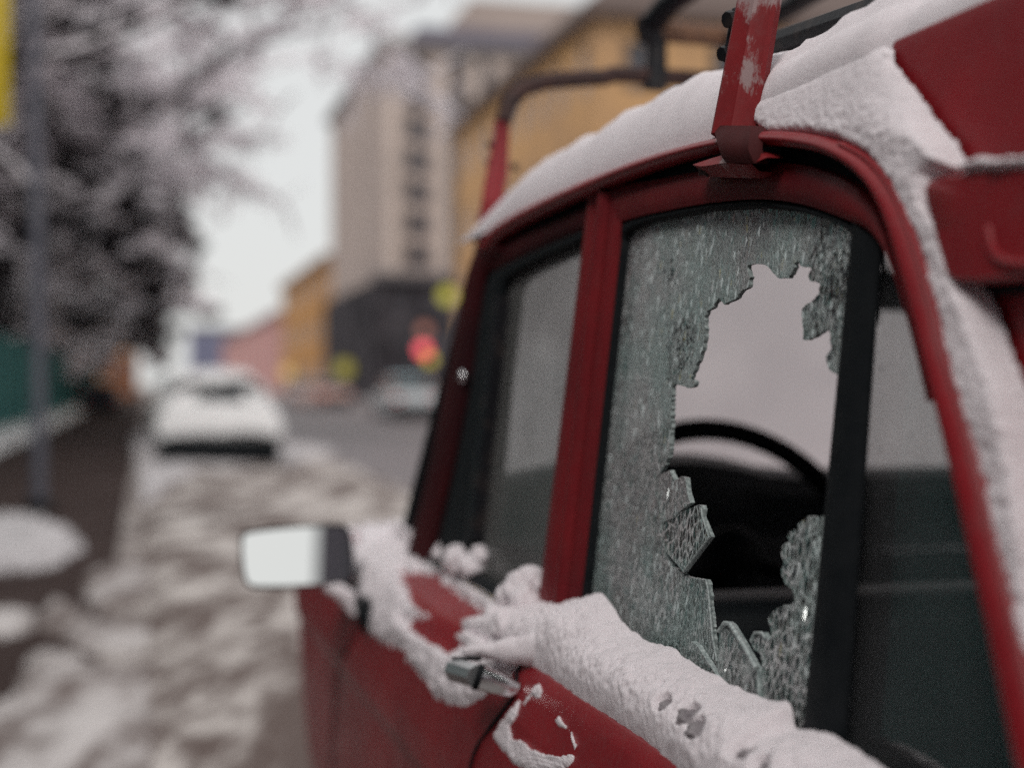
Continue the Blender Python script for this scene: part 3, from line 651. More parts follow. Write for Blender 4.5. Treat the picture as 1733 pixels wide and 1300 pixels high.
def snow_patch(name, poly, hitf, nrmf, step, H, Rr, mat, label, holes=(), rag=6, lump=.25, parent=None, calm=None, hmul=None, off=ORG, seed=0.0, sink=.004, lumpf=28):
    poly = list(poly); xs = [p[0] for p in poly]; ys = [p[1] for p in poly]
    gx = np.arange(min(xs) - 12, max(xs) + 12, step); gy = np.arange(min(ys) - 12, max(ys) + 12, step)
    X, Y = np.meshgrid(gx, gy, indexing='ij'); x, y = X.ravel(), Y.ravel()
    sd = dist_poly(x, y, poly) * np.where(in_poly(x, y, poly), 1, -1)
    for h in holes: sd = np.minimum(sd, -dist_poly(x, y, h) * np.where(in_poly(x, y, h), 1, -1))
    keep0 = sd > -rag * 1.5 - 2 * step
    idx = -np.ones(len(x), int); idx[keep0] = np.arange(keep0.sum()); x, y, sd = x[keep0], y[keep0], sd[keep0]
    q = hitf(x, y); miss = np.isnan(q[:, 0]); q = np.where(np.isnan(q), 0.0, q); sd = np.where(miss, -999.0, sd); nn = nrmf(q)
    rg = rag
    if calm is not None:
        cd = np.full(len(x), 1e9)
        for i in range(len(calm) - 1):
            (ax_, ay_), (bx, by) = calm[i], calm[i + 1]; ex, ey = bx - ax_, by - ay_
            t_ = np.clip(((x - ax_) * ex + (y - ay_) * ey) / (ex * ex + ey * ey), 0, 1); cd = np.minimum(cd, np.hypot(x - ax_ - t_ * ex, y - ay_ - t_ * ey))
        rg = rag * np.clip((cd - 4) / 25, 0, 1)
    sd = sd + rg * (vnoise(q, 55, 4, seed + 3) + .5 * vnoise(q, 190, 3, seed + 5))
    if calm is not None: cdm = np.clip(cd / 6, .6, 1)
    else: cdm = 1.0
    t = np.clip(sd / Rr, 0, 1); prof = np.sqrt(1 - (1 - t) ** 2)
    h = H * prof * (1 + lump * 1.6 * vnoise(q, lumpf, 3, seed)) + .0022 * vnoise(q, 170, 3, seed + 9) * np.minimum(1, prof * 3)
    h = h * cdm
    if hmul is not None: h = h * hmul(q)
    h = np.where(sd > 0, h, np.maximum(sd * .0012, -sink))
    v = q + nn * h[:, None]
    n1 = len(gy); fs = []
    I = idx.reshape(len(gx), n1); ok = (sd > -step * 1.6)
    a, b, c, d = I[:-1, :-1].ravel(), I[1:, :-1].ravel(), I[1:, 1:].ravel(), I[:-1, 1:].ravel()
    m = (a >= 0) & (b >= 0) & (c >= 0) & (d >= 0); a, b, c, d = a[m], b[m], c[m], d[m]
    m = (ok[a] | ok[b] | ok[c] | ok[d]) & (np.minimum(np.minimum(sd[a], sd[b]), np.minimum(sd[c], sd[d])) > -500); fs = np.stack([a[m], b[m], c[m], d[m]], 1)
    o = build(name, v, fs.tolist(), mat, parent, 180, off)
    if parent is None: o.location = c2w(off); o.rotation_euler = (0, 0, A)
    return tag(o, label, 'snow', None, 'stuff')
NOUT = np.array([-.97, 0, .25]); NOUT = NOUT / np.linalg.norm(NOUT)
# snow stuck on the rear pillar and body side
def hit_rear(x, y):
    dv, du, dz = lray(x, y); s = (V0 - .002 + TH * .24) / (dv - TH * dz)
    for _ in range(400):                      # rolls over into the roof
        v, z = s * dv, CZ + s * dz; f = V0 - .001 + TH * (z - .93) + .05 * np.clip((z - 1.385) / .06, 0, 1.2) ** 2
        s = s + np.clip((f - v) / np.maximum(dv, .1), -.002, .002)
    return np.stack([s * dv, s * du, CZ + s * dz], 1)
pil = [(x + 27, y + 9) for x, y in [(1285, 224), (1360, 226), (1420, 240), (1470, 268), (1510, 316), (1540, 385), (1572, 488), (1600, 600), (1632, 700), (1666, 838), (1706, 1000), (1745, 1160)]]
rp_ = [(1800, 1100), (1775, 900), (1740, 720), (1730, 675), (1708, 620), (1692, 576), (1672, 520), (1648, 478), (1640, 430), (1630, 388), (1600, 350), (1596, 306), (1612, 296), (1640, 288), (1630, 280), (1612, 249), (1582, 216), (1546, 166), (1536, 150), (1518, 133), (1501, 105), (1494, 84), (1491, 72), (1460, 86), (1400, 114), (1330, 145), (1285, 168), (1262, 190)]
rq = hit_rear(np.array([p[0] for p in rp_[:26]], float), np.array([p[1] for p in rp_[:26]], float))
def right_fade(q):
    d = np.full(len(q), 1e9)
    for i in range(len(rq) - 1):
        a, b = rq[i, 1:], rq[i + 1, 1:]; e = b - a; t_ = np.clip(((q[:, 1:] - a) @ e) / (e @ e + 1e-12), 0, 1); d = np.minimum(d, np.linalg.norm(q[:, 1:] - a - t_[:, None] * e, axis=1))
    k = np.clip(d / (.007 + .038 * np.clip((q[:, 2] - 1.31) / .05, 0, 1)), 0, 1); return np.sqrt(1 - (1 - k) ** 2) * (1 - .65 * np.clip((q[:, 2] - 1.33) / .06, 0, 1))
snow_patch('snow_strip', pil + rp_, hit_rear, lambda q: np.tile(NOUT, (len(q), 1)), 2.6, .0165, 20, M['snow'],
           'snow stuck in a long strip behind the curved rear window pillar', rag=9, lump=.16, lumpf=14, calm=pil, hmul=right_fade)
snow_patch('snow_strip', [(1628, 292), (1650, 280), (1665, 270), (1690, 268), (1705, 276), (1735, 268), (1780, 262), (1800, 280), (1760, 290), (1690, 294)], lambda x, y: np.stack([P(a, b, -.012) for a, b in zip(x, y)]),
           lambda q: np.tile(NOUT, (len(q), 1)), 2.2, .010, 12, M['snow'], 'thin crust of snow on top of the raised red side panel', rag=6, lump=.6)
# roof snow
mb = MB(); rows = []
us = linspace(-1.5, 2.10, .012); vs_ = list(.499 + np.array([0, .001, .003, .006, .010, .015, .021, .028, .036, .045, .055, .068, .085, .105, .13, .17, .22, .3, .42, .56, .70, .85, 1.0, 1.15, 1.25, 1.30, 1.33]))
Q = np.array([(v, u, 0) for u in us for v in vs_])
nz = vnoise(Q, 14, 4, 5.0); nz2 = vnoise(Q, 60, 3, 8.0); nz3 = vnoise(Q * np.array([1, .35, 1]), 22, 3, 2.0); k = 0
for u in us:
    row = []
    front = min(1, max(0, (2.10 - u) / .30)) ** .6; rear = min(1, max(0, (u - 1.0) / .3)); rear = rear * rear * (3 - 2 * rear)
    for v in vs_:
        e = min((v - .499) / .058, (1.829 - v) / .05); e = min(1, max(0, e)); e = (1 - (1 - e) ** 2) ** .5
        lo = .506 if u < 1.0 else .499
        wb_ = min(1, max(0, (1.25 - u) / .35)); wb_ = wb_ * wb_ * (3 - 2 * wb_); base = roof_z(v) + wb_ * (max(roof_z(v), 1.410 if v > .53 else 1.398) - roof_z(v))
        th = (.074 * rear + .050 * (1 - rear)) * front
        z = base + e * th * (1 + .07 * nz[k]) + .004 * e * nz2[k] + .006 * e * nz3[k] - (.003 if e < .02 else 0)
        row.append((v + .006 * (1 - rear) + .012 * min(1, max(0, (.895 - u) / .02)), u, z)); k += 1
    rows.append(row)
mb.grid(rows, flip=True); o = mb.make('roof_snow', M['snow'], None, 180, ORG); o.location = c2w(ORG); o.rotation_euler = (0, 0, A)
tag(o, 'thick smooth snow lying on the van roof above the drip rail', 'snow', None, 'stuff')
# sill snow along the shattered window
top_l = [(845, 1078), (875, 1042), (915, 1018), (940, 1019), (990, 1011), (1012, 1005), (1022, 1012), (1035, 1026), (1050, 1050), (1080, 1077), (1110, 1092), (1140, 1100), (1175, 1126), (1230, 1156), (1290, 1184), (1330, 1190), (1338, 1200), (1346, 1232), (1380, 1238), (1420, 1252), (1480, 1292), (1560, 1345), (1680, 1430)]
bot_l = [(846, 1100), (872, 1112), (895, 1121), (930, 1141), (980, 1176), (1030, 1206), (1060, 1226), (1100, 1252), (1140, 1286), (1180, 1322), (1300, 1425)]
TT = np.array([P(x, y, -.004) for x, y in smooth_line(top_l, 300)]); BB = body_hit([p[0] for p in smooth_line(bot_l, 120)], [p[1] for p in smooth_line(bot_l, 120)])
oT = np.argsort(TT[:, 1]); TT = TT[oT]; oB = np.argsort(BB[:, 1]); BB = BB[oB]
u0, u1 = max(TT[0, 1], .62), TT[-1, 1]
us = np.arange(u0, u1, .0022); K = 46; rows = []; Q = []
for u in us:
    zt = np.interp(u, TT[:, 1], TT[:, 2]); vt = V0 + TH * (zt - .93) - .003
    vb = np.interp(u, BB[:, 1], BB[:, 0]); zb = np.interp(u, BB[:, 1], BB[:, 2])
    r = []
    for j in range(K):
        t = j / (K - 1); bul = math.sin(math.pi * t ** .75) * .026
        # from the lower lip up to the glass; the lip is rolled under
        v = vb + (vt - vb) * t - bul * .62; z = zb + (zt - zb) * t + bul * .55 - .012 * (1 - t) ** 6
        r.append((v, u, z))
    Q += r
Q = np.array(Q); n_a = vnoise(Q, 26, 4, 1.0); n_b = vnoise(Q, 95, 3, 4.0); n_c = vnoise(Q, 260, 2, 7.0)
tt = np.tile(np.arange(K) / (K - 1), len(us)); endf = np.repeat(np.clip((u1 - us) / .05, 0, 1), K)
w = np.sqrt(np.clip(np.sin(math.pi * np.clip(tt * .96 + .02, 0, 1)), 0, 1)) * endf
edge_n = vnoise(Q * np.array([.6, 1, .6]), 55, 4, 11.0)
dn = np.array([-.72, 0, .69]); disp = w * (.5 + .5 * tt) * (.007 * n_a + .0042 * n_b + .0034 * n_c)
Q = Q + dn[None, :] * disp[:, None]
Q[:, 2] += .0035 * edge_n * (tt > .9) * np.clip((tt - .9) * 10, 0, 1) + .007 * edge_n * (tt < .18) * (1 - tt / .18)
# melted pits where older grey ice shows
pits = [(1118, 1186, .010), (1160, 1205, .013), (1172, 1228, .012), (1198, 1222, .008), (1255, 1275, .010), (1285, 1292, .010)]
pc = []
for (px, py, r) in pits:
    dv, du, dz = lray(px, py); dd = np.array([dv, du, dz]); o3 = np.array([0, 0, CZ]); rel = Q - o3; s = (rel @ dd) / (dd @ dd); off = np.linalg.norm(rel - s[:, None] * dd, axis=1)
    c = Q[np.argmin(off)].copy(); pc.append((c, r)); d3 = np.linalg.norm((Q - c) * np.array([1, .8, 1.3]), axis=1)
    Q = Q - dn[None, :] * (np.clip(1 - d3 / r, 0, 1) ** .6 * .016)[:, None]
rows = Q.reshape(len(us), K, 3)
mb = MB(); mb.grid([[tuple(p) for p in r] for r in rows], flip=False)
o = mb.make('sill_snow', M['snow'], None, 180, ORG); o.location = c2w(ORG); o.rotation_euler = (0, 0, A)
tag(o, 'lumpy snow bank along the sill under the shattered window', 'snow', None, 'stuff')
M['ice'] = pbr('grey_ice', (.17, .145, .16), .35, var=(.30, .27, .28), vscale=90, bumps=(150, .5, .004))
mb = MB()
for c, r in pc: mb.blob(c - dn * (-.000) + dn * -.011, (r * .9, r * 1.3, r * .7), int(c[1] * 900) % 17, 3, .3)
o = mb.make('ice_lumps', M['ice'], None, 60, ORG); o.location = c2w(ORG); o.rotation_euler = (0, 0, A); tag(o, 'grey ice showing in the pits of the sill snow', 'ice', None, 'stuff')
# snow over the front door shoulder, fender and bonnet
def hit_body(x, y): return body_hit(x, y)
def nrm_body(q): 
    n = np.tile(np.array([-.55, 0, .83]), (len(q), 1)); return n
front_poly = [(570, 886), (625, 876), (692, 860), (704, 900), (700, 940), (745, 968), (790, 998), (850, 1034), (890, 1070), (880, 1112), (866, 1140), (845, 1160), (800, 1192), (775, 1198), (752, 1192), (738, 1180), (722, 1150), (700, 1130), (690, 1105), (672, 1092), (650, 1084), (628, 1076), (618, 1050), (606, 1010), (600, 960)]
snow_patch('fender_snow', front_poly, hit_body, nrm_body, 2.6, .015, 14, M['snow'], 'melting snow on the front door shoulder and fender behind the mirror',
          
           holes=([(680, 972), (712, 965), (756, 986), (806, 1022), (844, 1056), (858, 1078), (826, 1096), (800, 1080), (768, 1084), (742, 1056), (710, 1038), (688, 1012)],
                  [(690, 1056), (722, 1040), (750, 1050), (770, 1076), (796, 1106), (768, 1114), (736, 1098), (704, 1084)],
                  [(598, 908), (608, 904), (614, 915), (606, 922)]), rag=15, lump=.5)
snow_patch('door_snow', [(905, 1165), (915, 1155), (918, 1170), (912, 1185), (900, 1180), (888, 1198), (884, 1192)], hit_body, nrm_body, 1.6, .004, 5, M['snow'], 'small crusted snow fleck just behind the door gap', rag=3, lump=.4)
snow_patch('door_snow', [(862, 1210), (880, 1190), (876, 1210), (862, 1232), (868, 1252), (890, 1262), (905, 1275), (925, 1280), (940, 1285), (975, 1280), (966, 1240), (945, 1232), (940, 1222), (950, 1216), (968, 1240), (976, 1262), (972, 1290), (950, 1310), (900, 1310), (870, 1295), (850, 1268), (838, 1254), (845, 1236)], hit_body, nrm_body, 1.6, .005, 5, M['snow'],
           'crooked frosty snow smear on the lower door near the bottom edge', rag=4, lump=.5)
# loose lumps at the pillar foot and along the moulding
def lumps(name, lst, label):
    mb = MB()
    for k, (px, py, v, rx, rz) in enumerate(lst): mb.blob(PV(px, py, v), (rx * .9, rx * 1.2, rz), k + 3, 4, .12)
    v = np.array(mb.v); v += .0022 * vnoise(v, 70, 3, 2.)[:, None] * np.array([-.6, .3, .7]); mb.v = [tuple(p) for p in v]
    o = mb.make(name, M['snow'], None, 180, ORG); o.location = c2w(ORG); o.rotation_euler = (0, 0, A); return tag(o, label, 'snow', None, 'stuff')
lumps('window_ledge_snow', [(880, 1000, .435, .022, .021), (900, 985, .45, .02, .018), (862, 1010, .43, .018, .014), (888, 1020, .43, .02, .02), (840, 1052, .415, .02, .017), (866, 1060, .41, .024, .02)], 'rounded snow lump at the foot of the middle pillar')
lumps('window_ledge_snow', [(755, 938, .46, .022, .017), (778, 950, .45, .026, .021), (800, 958, .45, .022, .016), (742, 925, .468, .010, .020), (812, 942, .458, .016, .014)], 'snow lump on the ledge at the front end of the door glass')
# snow cone on the door handle
mb = MB(); rows = []
ha, hb = h2 + Vector((.006, .002, .010)), h0 + Vector((.022, -.012, .022))
for i in range(40):
    t = i / 39; c = ha.lerp(hb, t) + Vector((.010 + .018 * t, -.01 * t, .008 + .010 * t)); rx = .009 + .018 * t; rz = .005 + .018 * t
    if i == 0: rx = rz = .002
    if i >= 36: k_ = (1, .85, .55, .02)[i - 36]; rx *= k_; rz *= k_
    rows.append([tuple(c + Vector((rx * math.cos(q), 0, rz * math.sin(q)))) for q in np.linspace(0, 2 * math.pi, 33)[:-1]])
mb.grid(rows, closed_v=True); v = np.array(mb.v); v += .0065 * vnoise(v, 55, 4, 5.)[:, None] * np.array([-.6, .3, .7]); mb.v = [tuple(p) for p in v]
o = mb.make('handle_snow', M['snow'], None, 180, ORG); o.location = c2w(ORG); o.rotation_euler = (0, 0, A); tag(o, 'snow heaped on top of the chrome door handle', 'snow', None, 'stuff')
mb = MB(); ma = w2c(MW(572, 1000, MD)); mb_ = w2c(MW(606, 1040, MD - .0))
mb.tube([w2c(MW(548, 996, MD)), ma, w2c(MW(592, 1012, MD)), mb_], [.006, .014, .017, .008], 14); v = np.array(mb.v); v += .004 * vnoise(v, 60, 3, 1.)[:, None]; mb.v = [tuple(p) for p in v]
o = mb.make('mirror_snow', M['snow'], None, 180, ORG); o.location = c2w(ORG); o.rotation_euler = (0, 0, A); tag(o, 'little snow clinging under the door mirror', 'snow', None, 'stuff')

# ------------------------------------------------------------------ roof rack
RO = Vector((.9, 1.6, 1.38))
rack = thing('roof_rack', 'old roof rack with flaking red brackets clamped to the drip rail', 'roof rack', c2w(RO), A)
def rb(mb, name, mat, parent=None): return mb.make(name, mat, parent or rack, 35, RO)
# near bracket: a folded steel bar rising from the gutter
b0, b1 = Vector(PV(1240, 226, .487)), Vector(PV(1288, -40, .515))
d = (b1 - b0).normalized(); lat = Vector((.62, -.78, 0)); lat = (lat - d * lat.dot(d)).normalized(); nr = d.cross(lat).normalized()
mb = MB(); L = (b1 - b0).length
rows = []
for t in np.linspace(0, 1, 24):
    c = b0 + d * L * t; w = .0205 - .002 * t; dp = .008
    sec = [(-w, dp), (-w, 0), (-w + .003, -.003), (-.003, -.0035), (0, -.0045), (.003, -.0035), (w - .003, -.003), (w, 0), (w, dp), (w - .003, dp + .002), (-w + .003, dp + .002)]
    rows.append([tuple(c + lat * a * 1.0 + nr * b) for a, b in sec])
mb.grid(rows, closed_v=True); mb.f.append(tuple(range(11))[::-1]); mb.f.append(tuple(range(11 * 23, 11 * 24))); mb.m += [0, 0]
br = rb(mb, 'bracket', M['red_rack'])
# neck under the bar and the curled clamp on the frame
rows = []
for xl, xr, y, dd_ in ((1207, 1270, 212, .482), (1210, 1269, 226, .474), (1214, 1267, 240, .469), (1217, 1266, 252, .467), (1222, 1272, 266, .468), (1230, 1276, 276, .470)):
    a_, b2 = PV(xl, y, dd_), PV(xr, y, dd_); rows.append([tuple(a_ + np.array([.012, 0, 0])), tuple(a_), tuple(a_ * .7 + b2 * .3 - np.array([.003, 0, 0])), tuple(a_ * .3 + b2 * .7 - np.array([.001, 0, 0])), tuple(b2), tuple(b2 + np.array([.012, 0, 0]))])
rb(MB().grid(rows), 'neck', paint_mat('rusty_red_neck', (.07, .010, .011), (.03, .008, .008), dirt=(.05, .02, .02), rough=.6, spec=.2), br)
cl = [(1196, 270), (1222, 262), (1252, 252), (1284, 258), (1298, 266)]; cl2 = [(1186, 288), (1200, 298), (1240, 300), (1276, 300), (1286, 290)]
rows = []
for (a, b) in zip(smooth_line(cl, 20), smooth_line(cl2, 20)):
    p, q = P(a[0], a[1], -.024), P(b[0], b[1], -.016); rows.append([tuple(p + np.array([.014, 0, 0])), tuple(p), tuple((p + q) / 2 - np.array([.010, 0, 0])), tuple(q), tuple(q + np.array([.012, 0, 0]))])
rb(MB().grid(rows), 'clamp', M['red_rack'], br)
rb(MB().blob(P(1196, 286, -.02), (.006, .008, .006), 2, 3, .3), 'clamp_bolt', M['rust'], br)
rb(MB().blob(P(1282, 205, .012), (.010, .012, .018), 4, 3, .15), 'rubber_pad', M['black'], br)
for px, py, r in ((1238, 32, .008), (1228, 90, .007)):
    rb(MB().tube([PV(px, py, .505), PV(px - 8, py + 1, .500)], [r, r * .9], 8), 'bolt', M['blackmetal'], br)
rb(MB().obox(PV(1243, 60, .512), d, lat, nr, (.05, .012, .010), .003), 'bolt_plate', M['blackmetal'], br)
# far bracket
U2 = 2.12
def F2(px, py, u=U2): return Vector(PU(px, py, u))
mb = MB().tube([F2(826, 402, 2.05), F2(829, 372, 2.06), F2(836, 322, 2.08), F2(842, 290, 2.10), F2(848, 240), F2(851, 205), F2(856, 190)], [.012, .016, .017, .017, .013, .012, .012], 8, flat=.45)
fb = rb(mb, 'bracket', M['red'])
for px, py in ((826, 245), (824, 275), (866, 282)): rb(MB().tube([F2(px, py), F2(px + 9, py)], .006, 6), 'bolt', M['rust'], fb)
rb(MB().tube([F2(820, 400, 2.05), F2(826, 370, 2.05), F2(830, 345, 2.06)], [.010, .016, .012], 8, flat=.6), 'clamp', M['red_rack'], fb)
# bent cross tube
ct = [F2(852, 205), F2(856, 185), F2(866, 168), F2(885, 150), F2(910, 140), F2(960, 134), F2(1040, 130), F2(1110, 129)]
x0 = ct[-1]; ct.append(Vector((1.78, x0.y, x0.z + .0)))
rb(MB().tube([tuple(p) for p in smooth_line([tuple(p) for p in ct], 40)], .0135, 10), 'cross_tube', M['rust'])
# uprights, upper cross bar, long rails
vx = F2(1108, 140).x; zt = F2(1100, 50).z; zl = x0.z
for vv in (vx, 1.50):
    rb(MB().tube([(vv, U2, zl - .02), (vv + .004, U2, zl + .05), (vv - .008, U2, zt - .01), (vv - .012, U2, zt + .02)], [.022, .017, .022, .020], 8), 'upright', M['blackmetal'])
rb(MB().obox(((vx + 1.5) / 2 + .06, U2, F2(1180, 58).z), (1, 0, 0), (0, 1, 0), (0, 0, 1), (1.5 - vx + .16, .03, .030), .008), 'cross_bar', M['wood'])
rb(MB().tube([(vx - .012, U2 + .01, zt), (vx + .0, U2 - .06, zt + .028), (vx + .0, .0, zt + .03)], .020, 8), 'long_rail', M['blackmetal'])
rb(MB().tube([(vx + .13, U2, zt - .01), (vx + .13, .0, zt + .02)], .016, 8), 'long_rail', M['blackmetal'])
# lower bar lying just over the snow behind the near bracket
qa, qb = Vector(PV(1300, 78, .60)), Vector(PV(1620, -28, .60)); dq = (qb - qa)
rb(MB().tube([qa - dq * .0, qa + dq * .5, qb, qb + dq * 2], .0125, 8), 'long_rail', M['blackmetal'])

# ------------------------------------------------------------------ street: frame along the road, w = to the right, a = along
PHI = math.atan((CX - 250) / F); CP, SP = math.cos(PHI), math.sin(PHI)
def rw(w, a, z=0): return Vector((w * CP - a * SP, w * SP + a * CP, z))
def w2r(x, y): return (x * CP + y * SP, -x * SP + y * CP)
def G(px, py, z=0.0): d = (CZ - z) * F / (py - CY); return Vector(((px - CX) / F * d, d, z))
def sheet(name, w0, w1, a0, a1, z, mat, n=(1, 1)):
    rows = [[tuple(rw(w, a, z)) for w in np.linspace(w0, w1, n[1] + 1)] for a in np.linspace(a0, a1, n[0] + 1)]
    mb = MB().grid(rows, flip=True); return struct(mb.make(name, mat, None, 0))
slush = pbr('trampled_brown_slush', (.045, .027, .024), .75, spec=.15, var=(.10, .07, .065), vscale=1.6, vlo=.5, vhi=.8, bumps=(3, .5, .03), rvar=.7)
asph = pbr('wet_grey_road', (.150, .125, .135), .55, var=(.20, .175, .185), vscale=.5, bumps=(20, .3, .01))
def dirty_snow(name, sc_, lo, hi, snow=(.62, .57, .55), dirt=(.14, .095, .085)):
    m, t, out = new_mat(name); p = t.nodes.new('ShaderNodeBsdfPrincipled'); t.links.new(p.outputs[0], out.inputs[0])
    f = ramp(t, tex(t, sc_, 14, .74, (1, .34, 1), coord='Object'), lo, hi, ease=True); t.links.new(mixc(t, f, snow, dirt), p.inputs[0]); p.inputs['Roughness'].default_value = .8
    t.links.new(bump(t, tex(t, sc_ * 2, 8, .6), .5, .05), p.inputs['Normal']); return m
verge = dirty_snow('churned_dirty_snow', 2.2, .42, .55, (.66, .60, .57), (.12, .082, .072))
sheet('ground', -400, 400, -60, 900, -.02, pbr('far_ground', (.32, .30, .29), .9, var=(.2, .18, .17), vscale=.05))
sheet('road', 2.3, 11.5, -60, 500, 0.0, asph)
sheet('sidewalk', -3.4, -.06, -40, 300, .004, slush)
sheet('far_sidewalk', 11.5, 16, -60, 500, .06, dirty_snow('far_walk_snow', .5, .4, .6, (.4, .36, .36), (.1, .08, .08)))
# churned snow lane where the cars are parked, as a real uneven surface
def snow_lane(name, w0, w1, a0, a1, amp, base, mat, dw, da, taper=.25):
    ww = np.arange(w0, w1 + dw, dw); aa = np.arange(a0, a1, da); Q = np.array([(w, a, 0.) for a in aa for w in ww])
    Qs = Q * np.array([1, .3, 1]); n1 = vnoise(Qs, 1.6, 5, 21.); n2 = vnoise(Qs, 6, 3, 22.)
    e = np.clip(np.minimum(Q[:, 0] - w0, w1 - Q[:, 0]) / taper, 0, 1)
    z = base * e + amp * n1 * e + amp * .35 * n2 * e + .006
    rows = []; k = 0
    for a in aa:
        r = []
        for w in ww: r.append(tuple(rw(w, a, max(z[k], -.01)))); k += 1
        rows.append(r)
    return struct(MB().grid(rows, flip=True).make(name, mat, None, 180))
snow_lane('parking_strip', -.12, 2.7, 1.5, 60, .05, .06, verge, .09, .09)
sheet('parking_strip_far', -.1, 2.6, 60, 400, .02, verge)
# kerb
mb = MB(); mb.grid([[tuple(rw(w, a, z)) for w, z in ((-.20, .0), (-.20, .03), (-.19, .035), (-.07, .035), (-.06, .03), (-.06, .0))] for a in (1, 20, 60, 300)])
struct(mb.make('kerb', pbr('wet_kerb_stone', (.13, .095, .087), .8, var=(.45, .40, .38), vscale=2.2, vlo=.42, vhi=.6), None, 0))
# snow lying on the pavement
def gpatch(label, pts, H, Rr, mat, rag=14, step=5, lump=.35, name='pavement_snow', seed=0.):
    def hf(x, y): d = CZ * F / (y - CY); return np.stack([(x - CX) / F * d, d, np.full(x.shape, .0)], 1)
    poly = pts; xs = [p[0] for p in poly]; ys = [p[1] for p in poly]
    o = snow_patch(name, poly, hf, lambda q: np.tile(np.array([0, 0, 1.]), (len(q), 1)), step, H, Rr, mat, label, rag=rag, lump=lump, off=Vector((0, 0, 0)), lumpf=3.0, seed=seed, sink=.01)
    o.rotation_euler = (0, 0, 0); o.location = (0, 0, 0); return o
psnow = dirty_snow('pavement_snow', 2.6, .42, .60, (.64, .59, .58), (.15, .11, .10))
mound = dirty_snow('mound_snow', 2.5, .55, .85, (.62, .58, .59), (.3, .26, .25))
gpatch('smooth snow mound at the left edge behind the grey pole foot', [(-60, 900), (-20, 890), (40, 888), (100, 905), (135, 930), (100, 955), (40, 965), (-60, 975)], .16, 35, mound, seed=1.)
gpatch('trodden snow patch beside the kerb, upper one on the brown pavement', [(150, 975), (200, 960), (262, 970), (264, 1030), (215, 1048), (165, 1040), (140, 1005)], .05, 20, psnow, seed=2.)
gpatch('trodden snow patch beside the kerb, in the middle of the pavement', [(90, 1020), (140, 1040), (180, 1068), (262, 1060), (264, 1120), (190, 1122), (120, 1095), (60, 1060)], .05, 20, psnow, seed=3.)
gpatch('broad grey snow in the lower left corner of the pavement', [(-40, 1220), (20, 1190), (60, 1120), (110, 1115), (180, 1140), (262, 1130), (266, 1200), (268, 1420), (-40, 1420)], .06, 30, psnow, rag=26, seed=4.)
gpatch('small snow scrap on the pavement near the left edge', [(-30, 1040), (20, 1030), (60, 1045), (50, 1070), (0, 1080), (-30, 1075)], .04, 18, psnow, seed=5.)
gpatch('white snow line along the foot of the teal fence', [(-60, 745), (0, 735), (60, 715), (120, 692), (165, 676), (165, 688), (120, 708), (60, 738), (0, 765), (-60, 790)], .25, 10, M['snow_white'], rag=4, step=3, seed=6.)
gpatch('pale snow drift around the snowed-in sedan', [(228, 740), (260, 720), (300, 735), (470, 750), (560, 765), (540, 790), (430, 800), (330, 812), (262, 850), (240, 860), (232, 800)], .10, 14, mound, rag=8, step=3, seed=7.)

